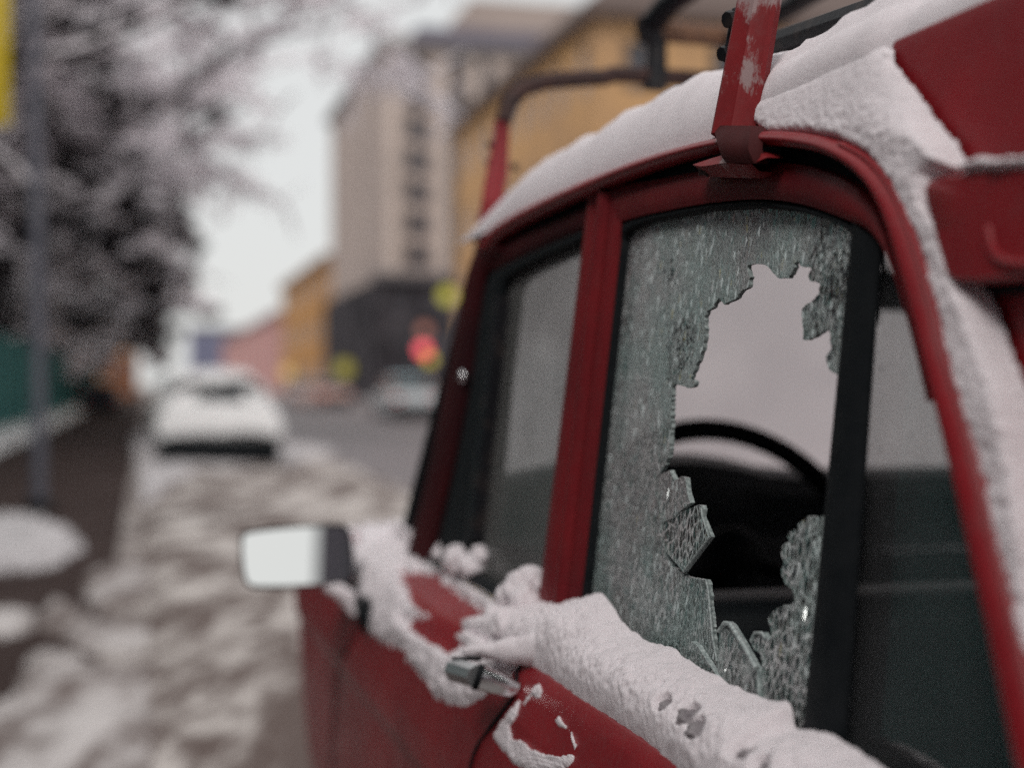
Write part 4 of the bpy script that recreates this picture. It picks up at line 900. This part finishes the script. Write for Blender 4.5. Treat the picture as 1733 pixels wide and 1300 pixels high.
# ------------------------------------------------------------------ other cars
def dup(root, loc, rz, label, mats=None):
    r = root.copy(); COL.objects.link(r); r.location = loc; r.rotation_euler = (0, 0, rz); r['label'] = label
    for ch in root.children:
        c = ch.copy(); COL.objects.link(c); c.parent = r
        if mats and ch.name.split('.')[0] in mats: c.data = c.data.copy(); c.data.materials[0] = mats[ch.name.split('.')[0]]
        for g in ch.children: dd = g.copy(); COL.objects.link(dd); dd.parent = c
    return r
glassd = pbr('car_window_glass', (.02, .024, .028), .08)
tail = pbr('tail_lamp_red', (.5, .02, .02), .3)
def sedan(name, label, mat, loc, rz, group):
    """y forward; rear bumper at y=0"""
    t = thing(name, label, 'car', loc, rz, group)
    ys = [0, .04, .12, .5, 1.0, 1.6, 2.4, 3.1, 3.7, 4.1, 4.22, 4.26]; top = [.60, .78, .86, .90, .92, .93, .92, .91, .86, .76, .66, .55]; wd = [.72, .77, .80, .82, .83, .83, .83, .83, .81, .77, .73, .68]
    rows = []
    for y, z, w in zip(ys, top, wd):
        rows.append([(-w + .10, y, .20), (-w, y, .26), (-w - .01, y, .5), (-w, y, z - .14), (-w + .05, y, z - .03), (-w + .14, y, z), (0, y, z + .015), (w - .14, y, z), (w - .05, y, z - .03), (w, y, z - .14), (w + .01, y, .5), (w, y, .26), (w - .10, y, .20)])
    mb = MB().grid(rows, flip=True); mb.f.append(tuple(range(13))); mb.f.append(tuple(range(13 * 11, 13 * 12))[::-1]); mb.m += [0, 0]; mb.make('body', mat, t, 40)
    ys = [.62, 1.15, 1.9, 2.45, 3.05]; zz = [.90, 1.33, 1.41, 1.37, .90]; wb = [.70, .62, .60, .61, .70]
    rows = [[(-w, y, z), (-w + .08, y, z + .03), (0, y, z + .045), (w - .08, y, z + .03), (w, y, z)] for y, z, w in zip(ys[1:4], zz[1:4], wb[1:4])]
    MB().grid(rows, flip=True).make('roof', mat, t, 60)
    mb = MB()
    for s in (-1, 1):
        mb.add([(s * .74, .70, .90), (s * .74, 2.98, .90), (s * .61, 2.44, 1.37), (s * .60, 1.9, 1.41), (s * .62, 1.17, 1.33)], [(0, 1, 2, 3, 4)])
    mb.add([(-.72, .58, .89), (.72, .58, .89), (.6, 1.15, 1.345), (-.6, 1.15, 1.345)], [(0, 1, 2, 3)]); mb.add([(-.72, 3.08, .89), (.72, 3.08, .89), (.58, 2.46, 1.385), (-.58, 2.46, 1.385)], [(3, 2, 1, 0)])
    mb.make('windows', glassd, t, 0)
    for s in (-1, 1):
        for y in (1.17, 1.9, 2.46): MB().tube([(s * .755, y + (-.5 if y < 1.3 else (.55 if y > 2.3 else 0)), .9), (s * .617, y, 1.37)], .03, 6).make('pillar', mat, t)
    MB().box(-.80, .80, -.10, .06, .20, .50, 0, .03).make('bumper', M['black'], t); MB().box(-.72, .72, -.02, 4.1, .10, .28).make('underbody_shade', M['black'], t); MB().box(-.76, .76, 4.18, 4.32, .28, .44, 0, .03).make('bumper', M['black'], t)  # deep bumper and black box also stand in for shadow under the car
    for s in (-1, 1):
        MB().box(s * .62 - .12, s * .62 + .12, -.02, .04, .58, .72, 0, .01).make('tail_lamp', tail, t); MB().box(s * .6 - .12, s * .6 + .12, 4.22, 4.285, .52, .64, 0, .01).make('headlight', M['chrome'], t)
        for y in (.85, 3.4):
            w = MB().tube([(s * .66, y, .30), (s * .84, y, .30)], .30, 20).make('wheel', M['black'], t); MB().tube([(s * .80, y, .30), (s * .85, y, .30)], .17, 16).make('rim', M['chrome'], w)
    return t
def car_snow(o, label, H=.10):
    """thick snow lying on a parked sedan: follows bonnet, glass, roof and boot"""
    ys = np.linspace(-.155, 4.25, 60); xs = np.linspace(-.84, .84, 26)
    yk = [-.16, -.12, -.04, .6, 1.1, 1.9, 2.5, 3.1, 3.8, 4.2, 4.3]; zk = [.44, .66, .90, .93, 1.33, 1.46, 1.40, .95, .88, .78, .6]
    Q = np.array([(x, y, 0.) for y in ys for x in xs]); n = vnoise(Q, 2.2, 4, 3.3 + len(label)); rows = []; k = 0
    for y in ys:
        zc = np.interp(y, yk, zk); r = []
        for x in xs:
            cab = np.clip((zc - .93) / .4, 0, 1); half = .86 - .20 * cab; q = min(1, abs(x) / half)
            base = zc if abs(x) < half - .1 else zc + (max(.62, .9 - .3) - zc) * ((abs(x) - half + .1) / .1 if abs(x) < half else 1)
            z = base + H * (1 - q ** 4) - (.03 if .5 < y < 1.15 else 0) + .07 * n[k] * (1 - q ** 6); r.append((x, y, max(z, .46))); k += 1
        rows.append(r)
    g = MB().grid(rows, flip=True); keep = []
    for f in g.f:
        cx_ = sum(abs(g.v[i][0]) for i in f) / 4; cy_ = sum(g.v[i][1] for i in f) / 4; cz_ = sum(g.v[i][2] for i in f) / 4
        lo_ = mnoise.noise(Vector((g.v[f[0]][0] * 2.2, cy_ * 2.2, len(label) * 1.7)))
        if .45 < cy_ < 1.1 and cx_ < .6 and lo_ > .12: continue
        if 1.0 < cy_ < 3.0 and cx_ > .69 and cz_ < 1.25: continue
        keep.append(f)
    g.f = keep; g.m = [0] * len(keep)
    s = g.make('snow_blanket', M['snow_white'], None, 180); s.location = o.location; s.rotation_euler = o.rotation_euler; s.scale = o.scale
    s.location.z += .02; return tag(s, label, 'snow', None, 'stuff')
whitep = pbr('white_car_paint', (.6, .6, .6), .3)
wc = sedan('parked_car', 'white sedan parked at the kerb under thick snow, black bumper showing', whitep, rw(.95, 19.6, .0), PHI, 'cars parked along the kerb')
wc.scale.z = .86
car_snow(wc, 'thick snow blanket over the nearest white parked sedan', .12)
p2 = dup(wc, rw(.95, 26.2, .03), PHI + R(1), 'second snow-covered car from the red van, just beyond the white sedan', {'body': pbr('grey_car_paint', (.3, .3, .32), .3)}); car_snow(p2, 'snow blanket over the second car in the kerb row')
p3 = dup(wc, rw(.9, 33, .03), PHI, 'third snow-covered car in the kerb row'); car_snow(p3, 'snow blanket over the third car in the kerb row')
p4 = dup(wc, rw(-1.9, 60, .0), PHI, 'dark car standing low beyond the end of the teal fence', {'body': pbr('dark_car_paint', (.02, .02, .03), .3), 'roof': pbr('dark_roof_paint', (.02, .02, .03), .3)})
def atpx(px, d): return ((px - CX) / F * d, d, 0)
FG = 'cars on the far side of the road'
c1 = sedan('road_car', 'small orange red car on the road in front of the ochre building', pbr('orange_car_paint', (.50, .13, .07), .35, var=(.6, .45, .42), vscale=.8, vlo=.35, vhi=.5), atpx(572, 70), PHI + R(20), FG)
c2 = dup(c1, atpx(503, 86), PHI + R(180), 'silver blue car left of the orange car on the road', {'body': pbr('silver_car_paint', (.25, .26, .34), .3), 'roof': pbr('silver_roof_paint', (.45, .45, .52), .4)})
c3 = dup(c1, atpx(705, 46), PHI, 'pale icy blue car on the road next to the van windscreen pillar', {'body': pbr('icy_car_paint', (.58, .60, .62), .4), 'roof': pbr('icy_roof_paint', (.42, .62, .68), .4)})

# ------------------------------------------------------------------ buildings
def facade(mb, o, dx, dn, w, h, z0, cols, rows, ww, wh, mi_wall, mi_glass, mi_trim, skip=()):
    """wall standing on o, running along dx, facing dn, with recessed windows"""
    dx, dn = Vector(dx).normalized(), Vector(dn).normalized(); cw, rh = w / cols, h / rows
    def pt(a, z, n=0): p = o + dx * a + dn * n; return (p.x, p.y, z0 + z)
    def quad(a0, a1, b0, b1, n, mi): mb.add([pt(a0, b0, n), pt(a1, b0, n), pt(a1, b1, n), pt(a0, b1, n)], [(0, 1, 2, 3)], mi)
    for i in range(cols):
        for j in range(rows):
            a0, a1, b0, b1 = i * cw, (i + 1) * cw, j * rh, (j + 1) * rh
            if (i, j) in skip or ww == 0: quad(a0, a1, b0, b1, 0, mi_wall); continue
            c0, c1 = a0 + cw * (1 - ww) / 2, a1 - cw * (1 - ww) / 2; e0, e1 = b0 + rh * .3 * (1 if wh < .8 else .2), b0 + rh * (.3 * (1 if wh < .8 else .2) + wh)
            quad(a0, c0, b0, b1, 0, mi_wall); quad(c1, a1, b0, b1, 0, mi_wall); quad(c0, c1, b0, e0, 0, mi_wall); quad(c0, c1, e1, b1, 0, mi_wall)
            quad(c0, c1, e0, e1, -.25, mi_glass)
            for (x0_, x1_) in ((c0, c0), (c1, c1)): mb.add([pt(x0_, e0), pt(x0_, e0, -.25), pt(x0_, e1, -.25), pt(x0_, e1)], [(0, 1, 2, 3)], mi_trim)
            mb.add([pt(c0, e1), pt(c1, e1), pt(c1, e1, -.25), pt(c0, e1, -.25)], [(0, 1, 2, 3)], mi_trim); mb.add([pt(c0, e0), pt(c1, e0), pt(c1, e0, -.25), pt(c0, e0, -.25)], [(0, 1, 2, 3)], mi_trim)
            m_ = (c0 + c1) / 2; mb.add([pt(m_ - .04, e0, -.2), pt(m_ + .04, e0, -.2), pt(m_ + .04, e1, -.2), pt(m_ - .04, e1, -.2)], [(0, 1, 2, 3)], mi_trim)
ddir = (rw(0, 1) - rw(0, 0)); rdir = (rw(1, 0) - rw(0, 0))
wglass = pbr('dark_window_glass', (.03, .033, .045), .15); wtrim = pbr('pale_window_trim', (.42, .37, .36), .8)
def block(name, label, w0, w1, a0, a1, h, wallm, cols_s, cols_f, nrow, ww=.42, wh=.5, z0=0, roofm=None, roofh=0, ledge=True, skirt=None):
    base = rw((w0 + w1) / 2, (a0 + a1) / 2)
    t = thing(name, label, 'building', base)
    mb = MB()
    facade(mb, rw(w0, a1), -ddir, -rdir, a1 - a0, h - z0, z0, cols_s, nrow, ww, wh, 0, 1, 2)          # along the street
    facade(mb, rw(w0, a0), rdir, -ddir, w1 - w0, h - z0, z0, cols_f, nrow, ww, wh, 0, 1, 2)            # facing the camera
    facade(mb, rw(w1, a0), ddir, rdir, a1 - a0, h, 0, 1, 1, 0, 0, 0, 1, 2); facade(mb, rw(w1, a1), -rdir, ddir, w1 - w0, h, 0, 1, 1, 0, 0, 0, 1, 2)
    mb.make('wall', [wallm, wglass, wtrim], t, 0, base)
    rb_ = MB(); e = .5
    c = [rw(w0 - e, a0 - e, h), rw(w1 + e, a0 - e, h), rw(w1 + e, a1 + e, h), rw(w0 - e, a1 + e, h)]
    top_ = [p + Vector((0, 0, .5)) for p in c]
    rb_.add(c + top_, [(0, 1, 5, 4), (1, 2, 6, 5), (2, 3, 7, 6), (3, 0, 4, 7), (3, 2, 1, 0)])
    if roofh:
        i_ = 4; r2 = [rw(w0 + i_, a0 + i_, h + roofh), rw(w1 - i_, a0 + i_, h + roofh), rw(w1 - i_, a1 - i_, h + roofh), rw(w0 + i_, a1 - i_, h + roofh)]
        rb_.add(top_ + r2, [(0, 1, 5, 4), (1, 2, 6, 5), (2, 3, 7, 6), (3, 0, 4, 7), (4, 5, 6, 7)])
    else: rb_.add(top_, [(0, 1, 2, 3)])
    rb_.make('roof', roofm or pbr('grey_roof_' + name, (.2, .18, .18), .8), t, 0, base)
    return t, base
ochre = pbr('ochre_plaster', (.58, .34, .155), .95, spec=.1, var=(.42, .26, .15), vscale=.45, bumps=(3, .3, .03))
ochre2 = pbr('deep_ochre_plaster', (.50, .255, .085), .95, spec=.1, var=(.38, .21, .10), vscale=.3)
beige = pbr('beige_stone', (.46, .38, .345), .95, spec=.1, var=(.36, .295, .27), vscale=.15)
pink = pbr('pink_plaster', (.55, .27, .25), .95, spec=.1, var=(.48, .29, .28), vscale=.2)
block('ochre_house', 'long ochre yellow house with dark eaves behind the roof rack', 16, 40, 50, 74.5, 14.7, ochre, 8, 7, 4, .34, .5, roofm=pbr('dark_eaves', (.12, .085, .075), .8), roofh=4)
bt, bb = block('stone_tower_block', 'tall beige stone block with dark vertical window strips and dark ground floors', 16, 40, 98, 128, 24.6, beige, 5, 6, 7, .26, .62, z0=8.8)
# pilasters, dark window shafts, dark lower floors of the beige block
mb = MB(); o0 = rw(16, 98)
def fbox(mb, a0, a1, z0, z1, n0, n1, mi=0):
    p = [o0 + rdir * a + -ddir * n for a in (a0, a1) for n in (n0, n1)]
    vs = [(q.x, q.y, z) for z in (z0, z1) for q in p]; mb.add(vs, [(0, 1, 3, 2), (4, 6, 7, 5), (0, 4, 5, 1), (2, 3, 7, 6), (0, 2, 6, 4), (1, 5, 7, 3)], mi)
for a in (.1, 3.5, 5.9, 7.6, 9.6, 11.8): fbox(mb, a, a + .75, 8.8, 24.0, .0, .5)
mb.make('pilasters', pbr('pale_stone', (.62, .52, .47), .95, spec=.1, var=(.5, .42, .38), vscale=.2), bt, 0, bb)
mb = MB()
for a in (4.7, 6.9): fbox(mb, a, a + .55, 9.6, 24.3, .0, .12)
for k in range(7): fbox(mb, 2.2, 3.1, 9.6 + k * 2.15, 10.8 + k * 2.15, .0, .14)
mb.make('window_shaft', pbr('dark_shaft', (.05, .05, .065), .4), bt, 0, bb)
mb = MB(); fbox(mb, 2.2, 14, 24.6, 26.2, -6, .3); mb.make('parapet', pbr('grey_parapet', (.15, .14, .18), .9, spec=.1), bt, 0, bb)
mb = MB(); fbox(mb, 6.2, 24, 26.2, 28.6, -8, -.6); fbox(mb, -.2, 1.9, 24.62, 25.3, -2, .35); mb.make('attic_storey', beige, bt, 0, bb)
mb = MB(); dk = pbr('black_granite', (.020, .018, .022), .9, spec=.08, var=(.10, .09, .10), vscale=.5, vlo=.45, vhi=.6)
fbox(mb, -.5, 13, 0, 8.4, .0, .7)
p = [rw(15.3, 97.3), rw(15.3, 128), rw(16, 128), rw(16, 97.3)]; mb.add([(q.x, q.y, z) for z in (0, 8.4) for q in p], [(0, 1, 5, 4), (1, 2, 6, 5), (2, 3, 7, 6), (3, 0, 4, 7), (4, 5, 6, 7)])
mb.make('shop_floors', dk, bt, 0, bb)
mb = MB(); fbox(mb, -.9, 13, 8.4, 8.9, -.5, 1.2); mb.make('cornice', pbr('grey_cornice', (.12, .11, .12), .7), bt, 0, bb)
shg = pbr('shop_glass', (.09, .085, .10), .3, spec=.3, var=(.03, .03, .035), vscale=.4)
for i in range(5):
    for z in (.6, 3.4, 6.0): mb = MB(); fbox(mb, .3 + i * 2.4, 1.9 + i * 2.4, z, z + 1.7, .72, .76); mb.make('shop_window', shg, bt, 0, bb)
block('ochre_house', 'smaller orange ochre house between the pink house and the beige block', 16, 34, 129.5, 176, 12.6, ochre2, 6, 5, 3, .35, .5, roofm=pbr('ochre_roof', (.25, .15, .1), .8))
block('pink_house', 'long low pink house farthest along the street', 16, 34, 180, 320, 10.0, pink, 12, 5, 3, .3, .45, roofm=pbr('pink_roof', (.35, .25, .25), .8))
block('grey_blue_house', 'small blue grey house closing the far end of the street', 9.5, 22, 330, 350, 13.5, pbr('blue_grey_plaster', (.17, .18, .27), .9), 3, 4, 3, .25, .4)
block('yellow_pavilion', 'low yellow and rust building beyond the fence under the trees', -8.2, -1.0, 140, 150, 5.0, pbr('yellow_rust_wall', (.55, .27, .07), .9, var=(.22, .08, .04), vscale=.35, vlo=.42, vhi=.55), 4, 4, 1, .3, .4, roofm=M['snow_white'])
# unseen dark house added beside the camera to darken paint reflections and side light
tb = thing('unseen_dark_house', 'unseen dark house added left of the pavement to darken reflections', 'building', rw(-12, -14))
mb = MB(); facade(mb, rw(-8, 23), -ddir, rdir, 36, 12, 0, 10, 4, .4, .5, 0, 1, 2); facade(mb, rw(-8, 23), -rdir, ddir, 12, 12, 0, 4, 4, .4, .5, 0, 1, 2)
mb.make('wall', [pbr('added_house_dark', (.12, .11, .13), .9), wglass, wtrim], tb, 0, rw(-12, -14))

# unseen tower added behind the camera for the dark strip in the door mirror
def mir_r(px, py):
    d_ = Vector(((px - CX) / F, 1, (CY - py) / F)).normalized(); return d_ - 2 * d_.dot(MN) * MN
r_ = mir_r(535, 940); m0 = MW(535, 940); sA = 45 / -r_.y; ex = m0.x + r_.x * sA
tb = thing('added_mirror_tower', 'unseen grey purple tower added behind the camera for the mirror strip', 'building', (ex + 10, -50, 0))
mb = MB(); facade(mb, Vector((ex, -43, 0)), (1, 0, 0), (0, 1, 0), 20, 34, 0, 5, 11, .45, .5, 0, 1, 2); facade(mb, Vector((ex, -43, 0)), (0, -1, 0), (-1, 0, 0), 12, 34, 0, 4, 11, .4, .5, 0, 1, 2)
mb.make('wall', [pbr('added_tower_grey', (.10, .09, .11), .9), wglass, wtrim], tb, 0, (ex + 10, -50, 0))
# lit signs and signals
def emit(name, c, s):
    m, t, out = new_mat(name); e = t.nodes.new('ShaderNodeEmission'); e.inputs[0].default_value = (*c, 1); e.inputs[1].default_value = s; t.links.new(e.outputs[0], out.inputs[0]); return m
yl, rl = emit('yellow_green_sign_light', (.62, .56, .10), .7), emit('red_signal_light', (1, .13, .16), 1.4)
def disc_sign(px, py, d, r, mat, label, name='lit_round_sign'):
    x, y, _ = atpx(px, d); z = CZ + (CY - py) / F * d
    t = thing(name, label, 'sign', (x, y, z), 0, 'lit signs on the dark shop front')
    MB().tube([(0, -.10, 0), (0, .02, 0)], r, 20).make('disc', mat, t); MB().tube([(0, .02, 0), (0, .14, 0)], r * 1.06, 20).make('case', M['black'], t); return t
disc_sign(671, 516, 99, .62, yl, 'round yellow green lit sign high on the dark shop front')
disc_sign(757, 500, 95, .55, yl, 'yellow green lit sign nearest to the van pillar')
disc_sign(582, 624, 97, .6, emit('dim_yellow_light', (.42, .36, .08), .6), 'dim olive lit sign low at the left end of the shop front')
disc_sign(486, 630, 120, .55, emit('warm_yellow_light', (.75, .48, .16), .7), 'warm yellow lamp above the silver blue car')
x, y, _ = atpx(718, 72)
tl_ = thing('traffic_light', 'traffic light showing red at the right side of the road', 'traffic light', (x, y, 0))
MB().tube([(0, 0, 0), (0, 0, 3.6)], .06, 10).make('post', M['blackmetal'], tl_); MB().box(-.22, .22, -.12, .12, 2.35, 3.85, 0, .04).make('housing', M['black'], tl_)
hz = CZ + (CY - 592) / F * 72
MB().tube([(-.05, -.24, hz), (-.05, -.12, hz)], .34, 16).make('red_lamp', rl, tl_); MB().tube([(.30, -.2, hz - .5), (.30, -.12, hz - .5)], .24, 16).make('amber_lamp', emit('amber_lamp_light', (.75, .6, .06), .8), tl_)
MB().tube([(.02, -.2, hz + 1.0), (.02, -.12, hz + 1.0)], .30, 16).make('top_lamp', emit('pale_orange_light', (.6, .26, .2), .6), tl_)

# ------------------------------------------------------------------ fence, pole, yellow board
teal = pbr('teal_fence_sheet', (.085, .24, .225), .7, spec=.2, var=(.05, .15, .15), vscale=1.2)
t = thing('teal_fence', 'teal sheet metal fence along the left side of the pavement', 'fence', rw(-3.1, 33))
mb = MB(); rows = []
for i, a in enumerate(np.arange(4, 92, .12)): rows.append([tuple(rw(-3.15 + (.03 if i % 2 else 0), a, z)) for z in (.05, 2.2 + (.06 if int(a / 2.5) % 2 else 0))])
mb.grid(rows); mb.make('panel', teal, t, 0, rw(-3.1, 33))
for a in np.arange(4, 92, 2.5): p = rw(-3.07, a); MB().box(p.x - .04, p.x + .04, p.y - .04, p.y + .04, 0, 2.25).make('post', teal, t, 0, rw(-3.1, 33))
gp = G(66, 868)
pole = thing('street_pole', 'thin grey steel pole standing on the pavement at left', 'pole', gp)
MB().tube([(0, 0, 0), (0, 0, .3), (-.01, 0, 2.2), (-.05, 0, 4.4), (-.06, 0, 7.0)], [.075, .06, .06, .055, .05], 12).make('shaft', pbr('galvanised_steel', (.10, .10, .13), .5, var=(.14, .14, .17), vscale=3), pole)
MB().tube([(0, 0, 0), (0, 0, .12)], .13, 12).make('base_flange', M['blackmetal'], pole)
x, y = (2 - CX) / F * 9.0, 9.0; z0_, z1_ = CZ + (CY - 212) / F * 9, CZ + (CY + 60) / F * 9
ys_ = thing('yellow_board', 'yellow board hanging at the top left edge of the view', 'sign', (x - .35, y, 0))
MB().box(-.42, .40, -.02, .02, z0_, z1_, 0, .01).make('panel', pbr('yellow_board_paint', (.62, .44, .01), .5), ys_); MB().tube([(-.05, .05, 0), (-.05, .05, z1_ + .1)], .03, 10).make('post', M['blackmetal'], ys_)

# ------------------------------------------------------------------ snowy trees
bark = pbr('dark_wet_bark', (.018, .015, .017), .85, spec=.15, var=(.035, .03, .032), vscale=3)
twigm = pbr('dark_twigs', (.012, .010, .012), .95, spec=.1); frost = pbr('snow_on_branches', (.86, .80, .83), .9, var=(.74, .69, .73), vscale=2)
def tree(label, base, H, spread, seed, lean=(0, 0), snowy=1.0, dark=1.0, depth=5, low=.4, airy=0, tuft=1.0):
    rnd = random.Random(seed); t = thing('bare_tree', label, 'tree', base, 0, 'snow-laden trees along the left pavement')
    tr, tw, sn = MB(), MB(), MB()
    def snowline(p, q, r):
        d = q - p
        if d.length < .05: return
        a = p + Vector((0, 0, r * .7)); b = q + Vector((0, 0, r * .7)); m_ = (a + b) / 2 + Vector((rnd.uniform(-.03, .03), 0, rnd.uniform(0, .06)))
        s = r * .9 + .05; sn.tube([a, m_, b], [s * .5, s * rnd.uniform(.8, 1.5), s * .5], 5)
    def grow(p, d, L, r, lev):
        k = 4; pts = [p]; dd = d.normalized()
        for i in range(k):
            dd = (dd + Vector((rnd.gauss(0, .16), rnd.gauss(0, .16), rnd.gauss(0, .10) - (.03 * lev if lev > 2 else -.02)))).normalized(); pts.append(pts[-1] + dd * L / k)
        rr = [r * (1 - .5 * i / k) for i in range(k + 1)]
        (tr if lev < 3 else tw).tube(pts, rr, 7 if lev < 2 else (5 if lev < 4 else 3), lev < 2)
        if lev > 0 and abs(dd.z) < .93:
            for i in range(k):
                if rnd.random() < .9 * snowy: snowline(pts[i], pts[i + 1], rr[i])
        if lev >= depth:
            for _ in range(int(2 * dark + rnd.random() * (dark > .1))):
                c = pts[rnd.randint(1, k)] + Vector((rnd.gauss(0, .15), rnd.gauss(0, .15), -.05)); q = rnd.uniform(.13, .30) * tuft
                tw.blob(c, (q * 1.3, q * 1.3, q * .8), rnd.randint(0, 99), 1, .5)
                if mnoise.noise(c * .55 + Vector((seed, 0, 0))) > .02 - .22 * snowy: sn.blob(c + Vector((rnd.uniform(-.05, .05), rnd.uniform(-.12, -.02), q * .5)), (q * 1.35, q * 1.3, q * .7), rnd.randint(0, 99), 1, .5)
            for _ in range(airy):
                c = pts[rnd.randint(0, k)]; e = c + Vector((rnd.gauss(0, .4), rnd.gauss(0, .4), rnd.gauss(-.05, .3))); sn.tube([c, (c + e) / 2 + Vector((0, 0, .04)), e], [.03, rnd.uniform(.03, .06), .012], 4)
            for _ in range(int(4 * dark)):
                c = pts[rnd.randint(1, k)]; e = c + Vector((rnd.gauss(0, .35), rnd.gauss(0, .35), rnd.gauss(-.05, .25)))
                tw.tube([c, e], [.012, .004], 3, False)
                if rnd.random() < .55 * snowy: sn.tube([c + Vector((0, 0, .03)), (c + e) / 2 + Vector((0, 0, .05)), e], [.015, rnd.uniform(.03, .07), .012], 4)
            return
        n = 3 if lev < 3 else (3 if rnd.random() < .6 else 2)
        if lev == 0: n = 7
        for i in range(n):
            f = rnd.uniform(.35, 1) if lev else low + (1 - low) * i / n; q = pts[min(k, max(1, int(f * k + .5)))]
            ang = rnd.uniform(0, 2 * math.pi) if lev else i * 2.4 + rnd.uniform(-.3, .3); side_ = Vector((math.cos(ang), math.sin(ang), rnd.uniform(-.05, .55)))
            nd = (dd * (.55 if lev else .25) + side_ * .85 * spread); grow(q, nd, L * rnd.uniform(.55, .78) if lev else H * rnd.uniform(.32, .46), rr[-1] * rnd.uniform(.5, .75), lev + 1)
    grow(Vector((0, 0, 0)), Vector((lean[0], lean[1], 1)), H * .62, H * .022, 0)
    tr.make('trunk', bark, t, 60); tw.make('crown', twigm, t, 60); sn.make('snow_load', frost, t, 60)
    return t
tree('big dark tree nearest to the grey pole, snow on its boughs', rw(-5.4, 25), 12, .7, 11, (.0, 0), 1.1, 2.4, airy=1, tuft=.7)
tree('second snow-laden tree behind the teal fence', rw(-5.4, 34), 12, .75, 12, (.03, 0), 1.0, 2.4, low=.3, airy=1, tuft=.8)
tree('third tree in the row, dense and dark near its trunk', rw(-5.4, 44), 11, .85, 13, (.03, 0), .8, 1.9, low=.22)
tree('fourth tree in the row, paler with fine snowy twigs', rw(-5.0, 56), 12, .95, 14, (.08, 0), 1.2, 1.4, low=.2)
tree('fifth tree in the row toward the end of the fence', rw(-4.8, 74), 12, .9, 15, (.05, 0), .9, 2.0, low=.15)
tree('dense dark tree behind the fence with the lowest boughs', rw(-6.5, 64), 11, .85, 21, (.03, 0), .5, 3.0, low=.12)
tree('dense dark tree standing past the end of the fence', rw(-5.4, 100), 13, .8, 22, (.03, 0), .5, 3.0, low=.1)
tree('pale frosted tree with thin white twigs high over the pavement', rw(-4.3, 31), 14.5, 1.35, 31, (.24, 0), 1.6, .0, low=.5, airy=5)
tree('pale frosted tree a little farther on with lacy white twigs', rw(-4.2, 47), 15, 1.25, 34, (.20, 0), 1.6, .0, low=.45, airy=5)
tree('farthest small pale tree at the end of the street', rw(-4.5, 125), 10, .9, 16, (.05, 0), 1.2, 1.0, low=.2)
# a tree close by, out of frame to the left, with one dark bough reaching into the view
tb = rw(-4.4, 13.5); t = thing('bare_tree', 'tree at the left edge with one long dark bough under snow', 'tree', tb, 0, 'snow-laden trees along the left pavement')
def at(px, py, d): return Vector(((px - CX) / F * d, d, CZ + (CY - py) / F * d)) - tb
tr, sn = MB(), MB()
f0 = at(-420, 330, 14.2)
tr.tube([Vector((0, 0, 0)), Vector((.05, 0, 1.2)), Vector((f0.x, f0.y, f0.z)), Vector((f0.x - .1, f0.y + .1, 6.5)), Vector((f0.x - .4, f0.y, 9))], [.24, .20, .17, .13, .06], 10)
for pts, rr in (([f0, at(-150, 190, 13.6), at(20, 108, 13.2), at(110, 92, 13), at(180, 70, 13), at(260, 38, 13), at(330, 2, 13), at(400, -50, 13)], (.12, .07, .06, .05, .045, .04, .03, .012)),
                ([at(20, 108, 13.2), at(32, 60, 13), at(60, 0, 13), at(70, -60, 13)], (.05, .045, .035, .02)), ([at(180, 70, 13), at(240, 100, 13), at(275, 92, 12.9)], (.03, .02, .01)), ([at(-150, 190, 13.6), at(-60, 240, 13.3), at(40, 300, 13), at(60, 420, 13)], (.05, .04, .03, .012))):
    L_ = smooth_line([tuple(p) for p in pts], 24); R_ = list(np.interp(np.linspace(0, 1, 24), np.linspace(0, 1, len(rr)), rr)); tr.tube([tuple(p) for p in L_], R_, 8)
    for k in range(23):
        p, q = Vector(L_[k]), Vector(L_[k + 1]); up_ = Vector((0, 0, R_[k] * .9 + .01)); sn.tube([p + up_, (p + q) / 2 + up_ + Vector((0, 0, .02 * math.sin(k * 2.3))), q + up_], [.02, .035 + .02 * math.sin(k * 1.7), .02], 6)
tr.make('trunk', bark, t, 60); sn.make('snow_load', frost, t, 60)
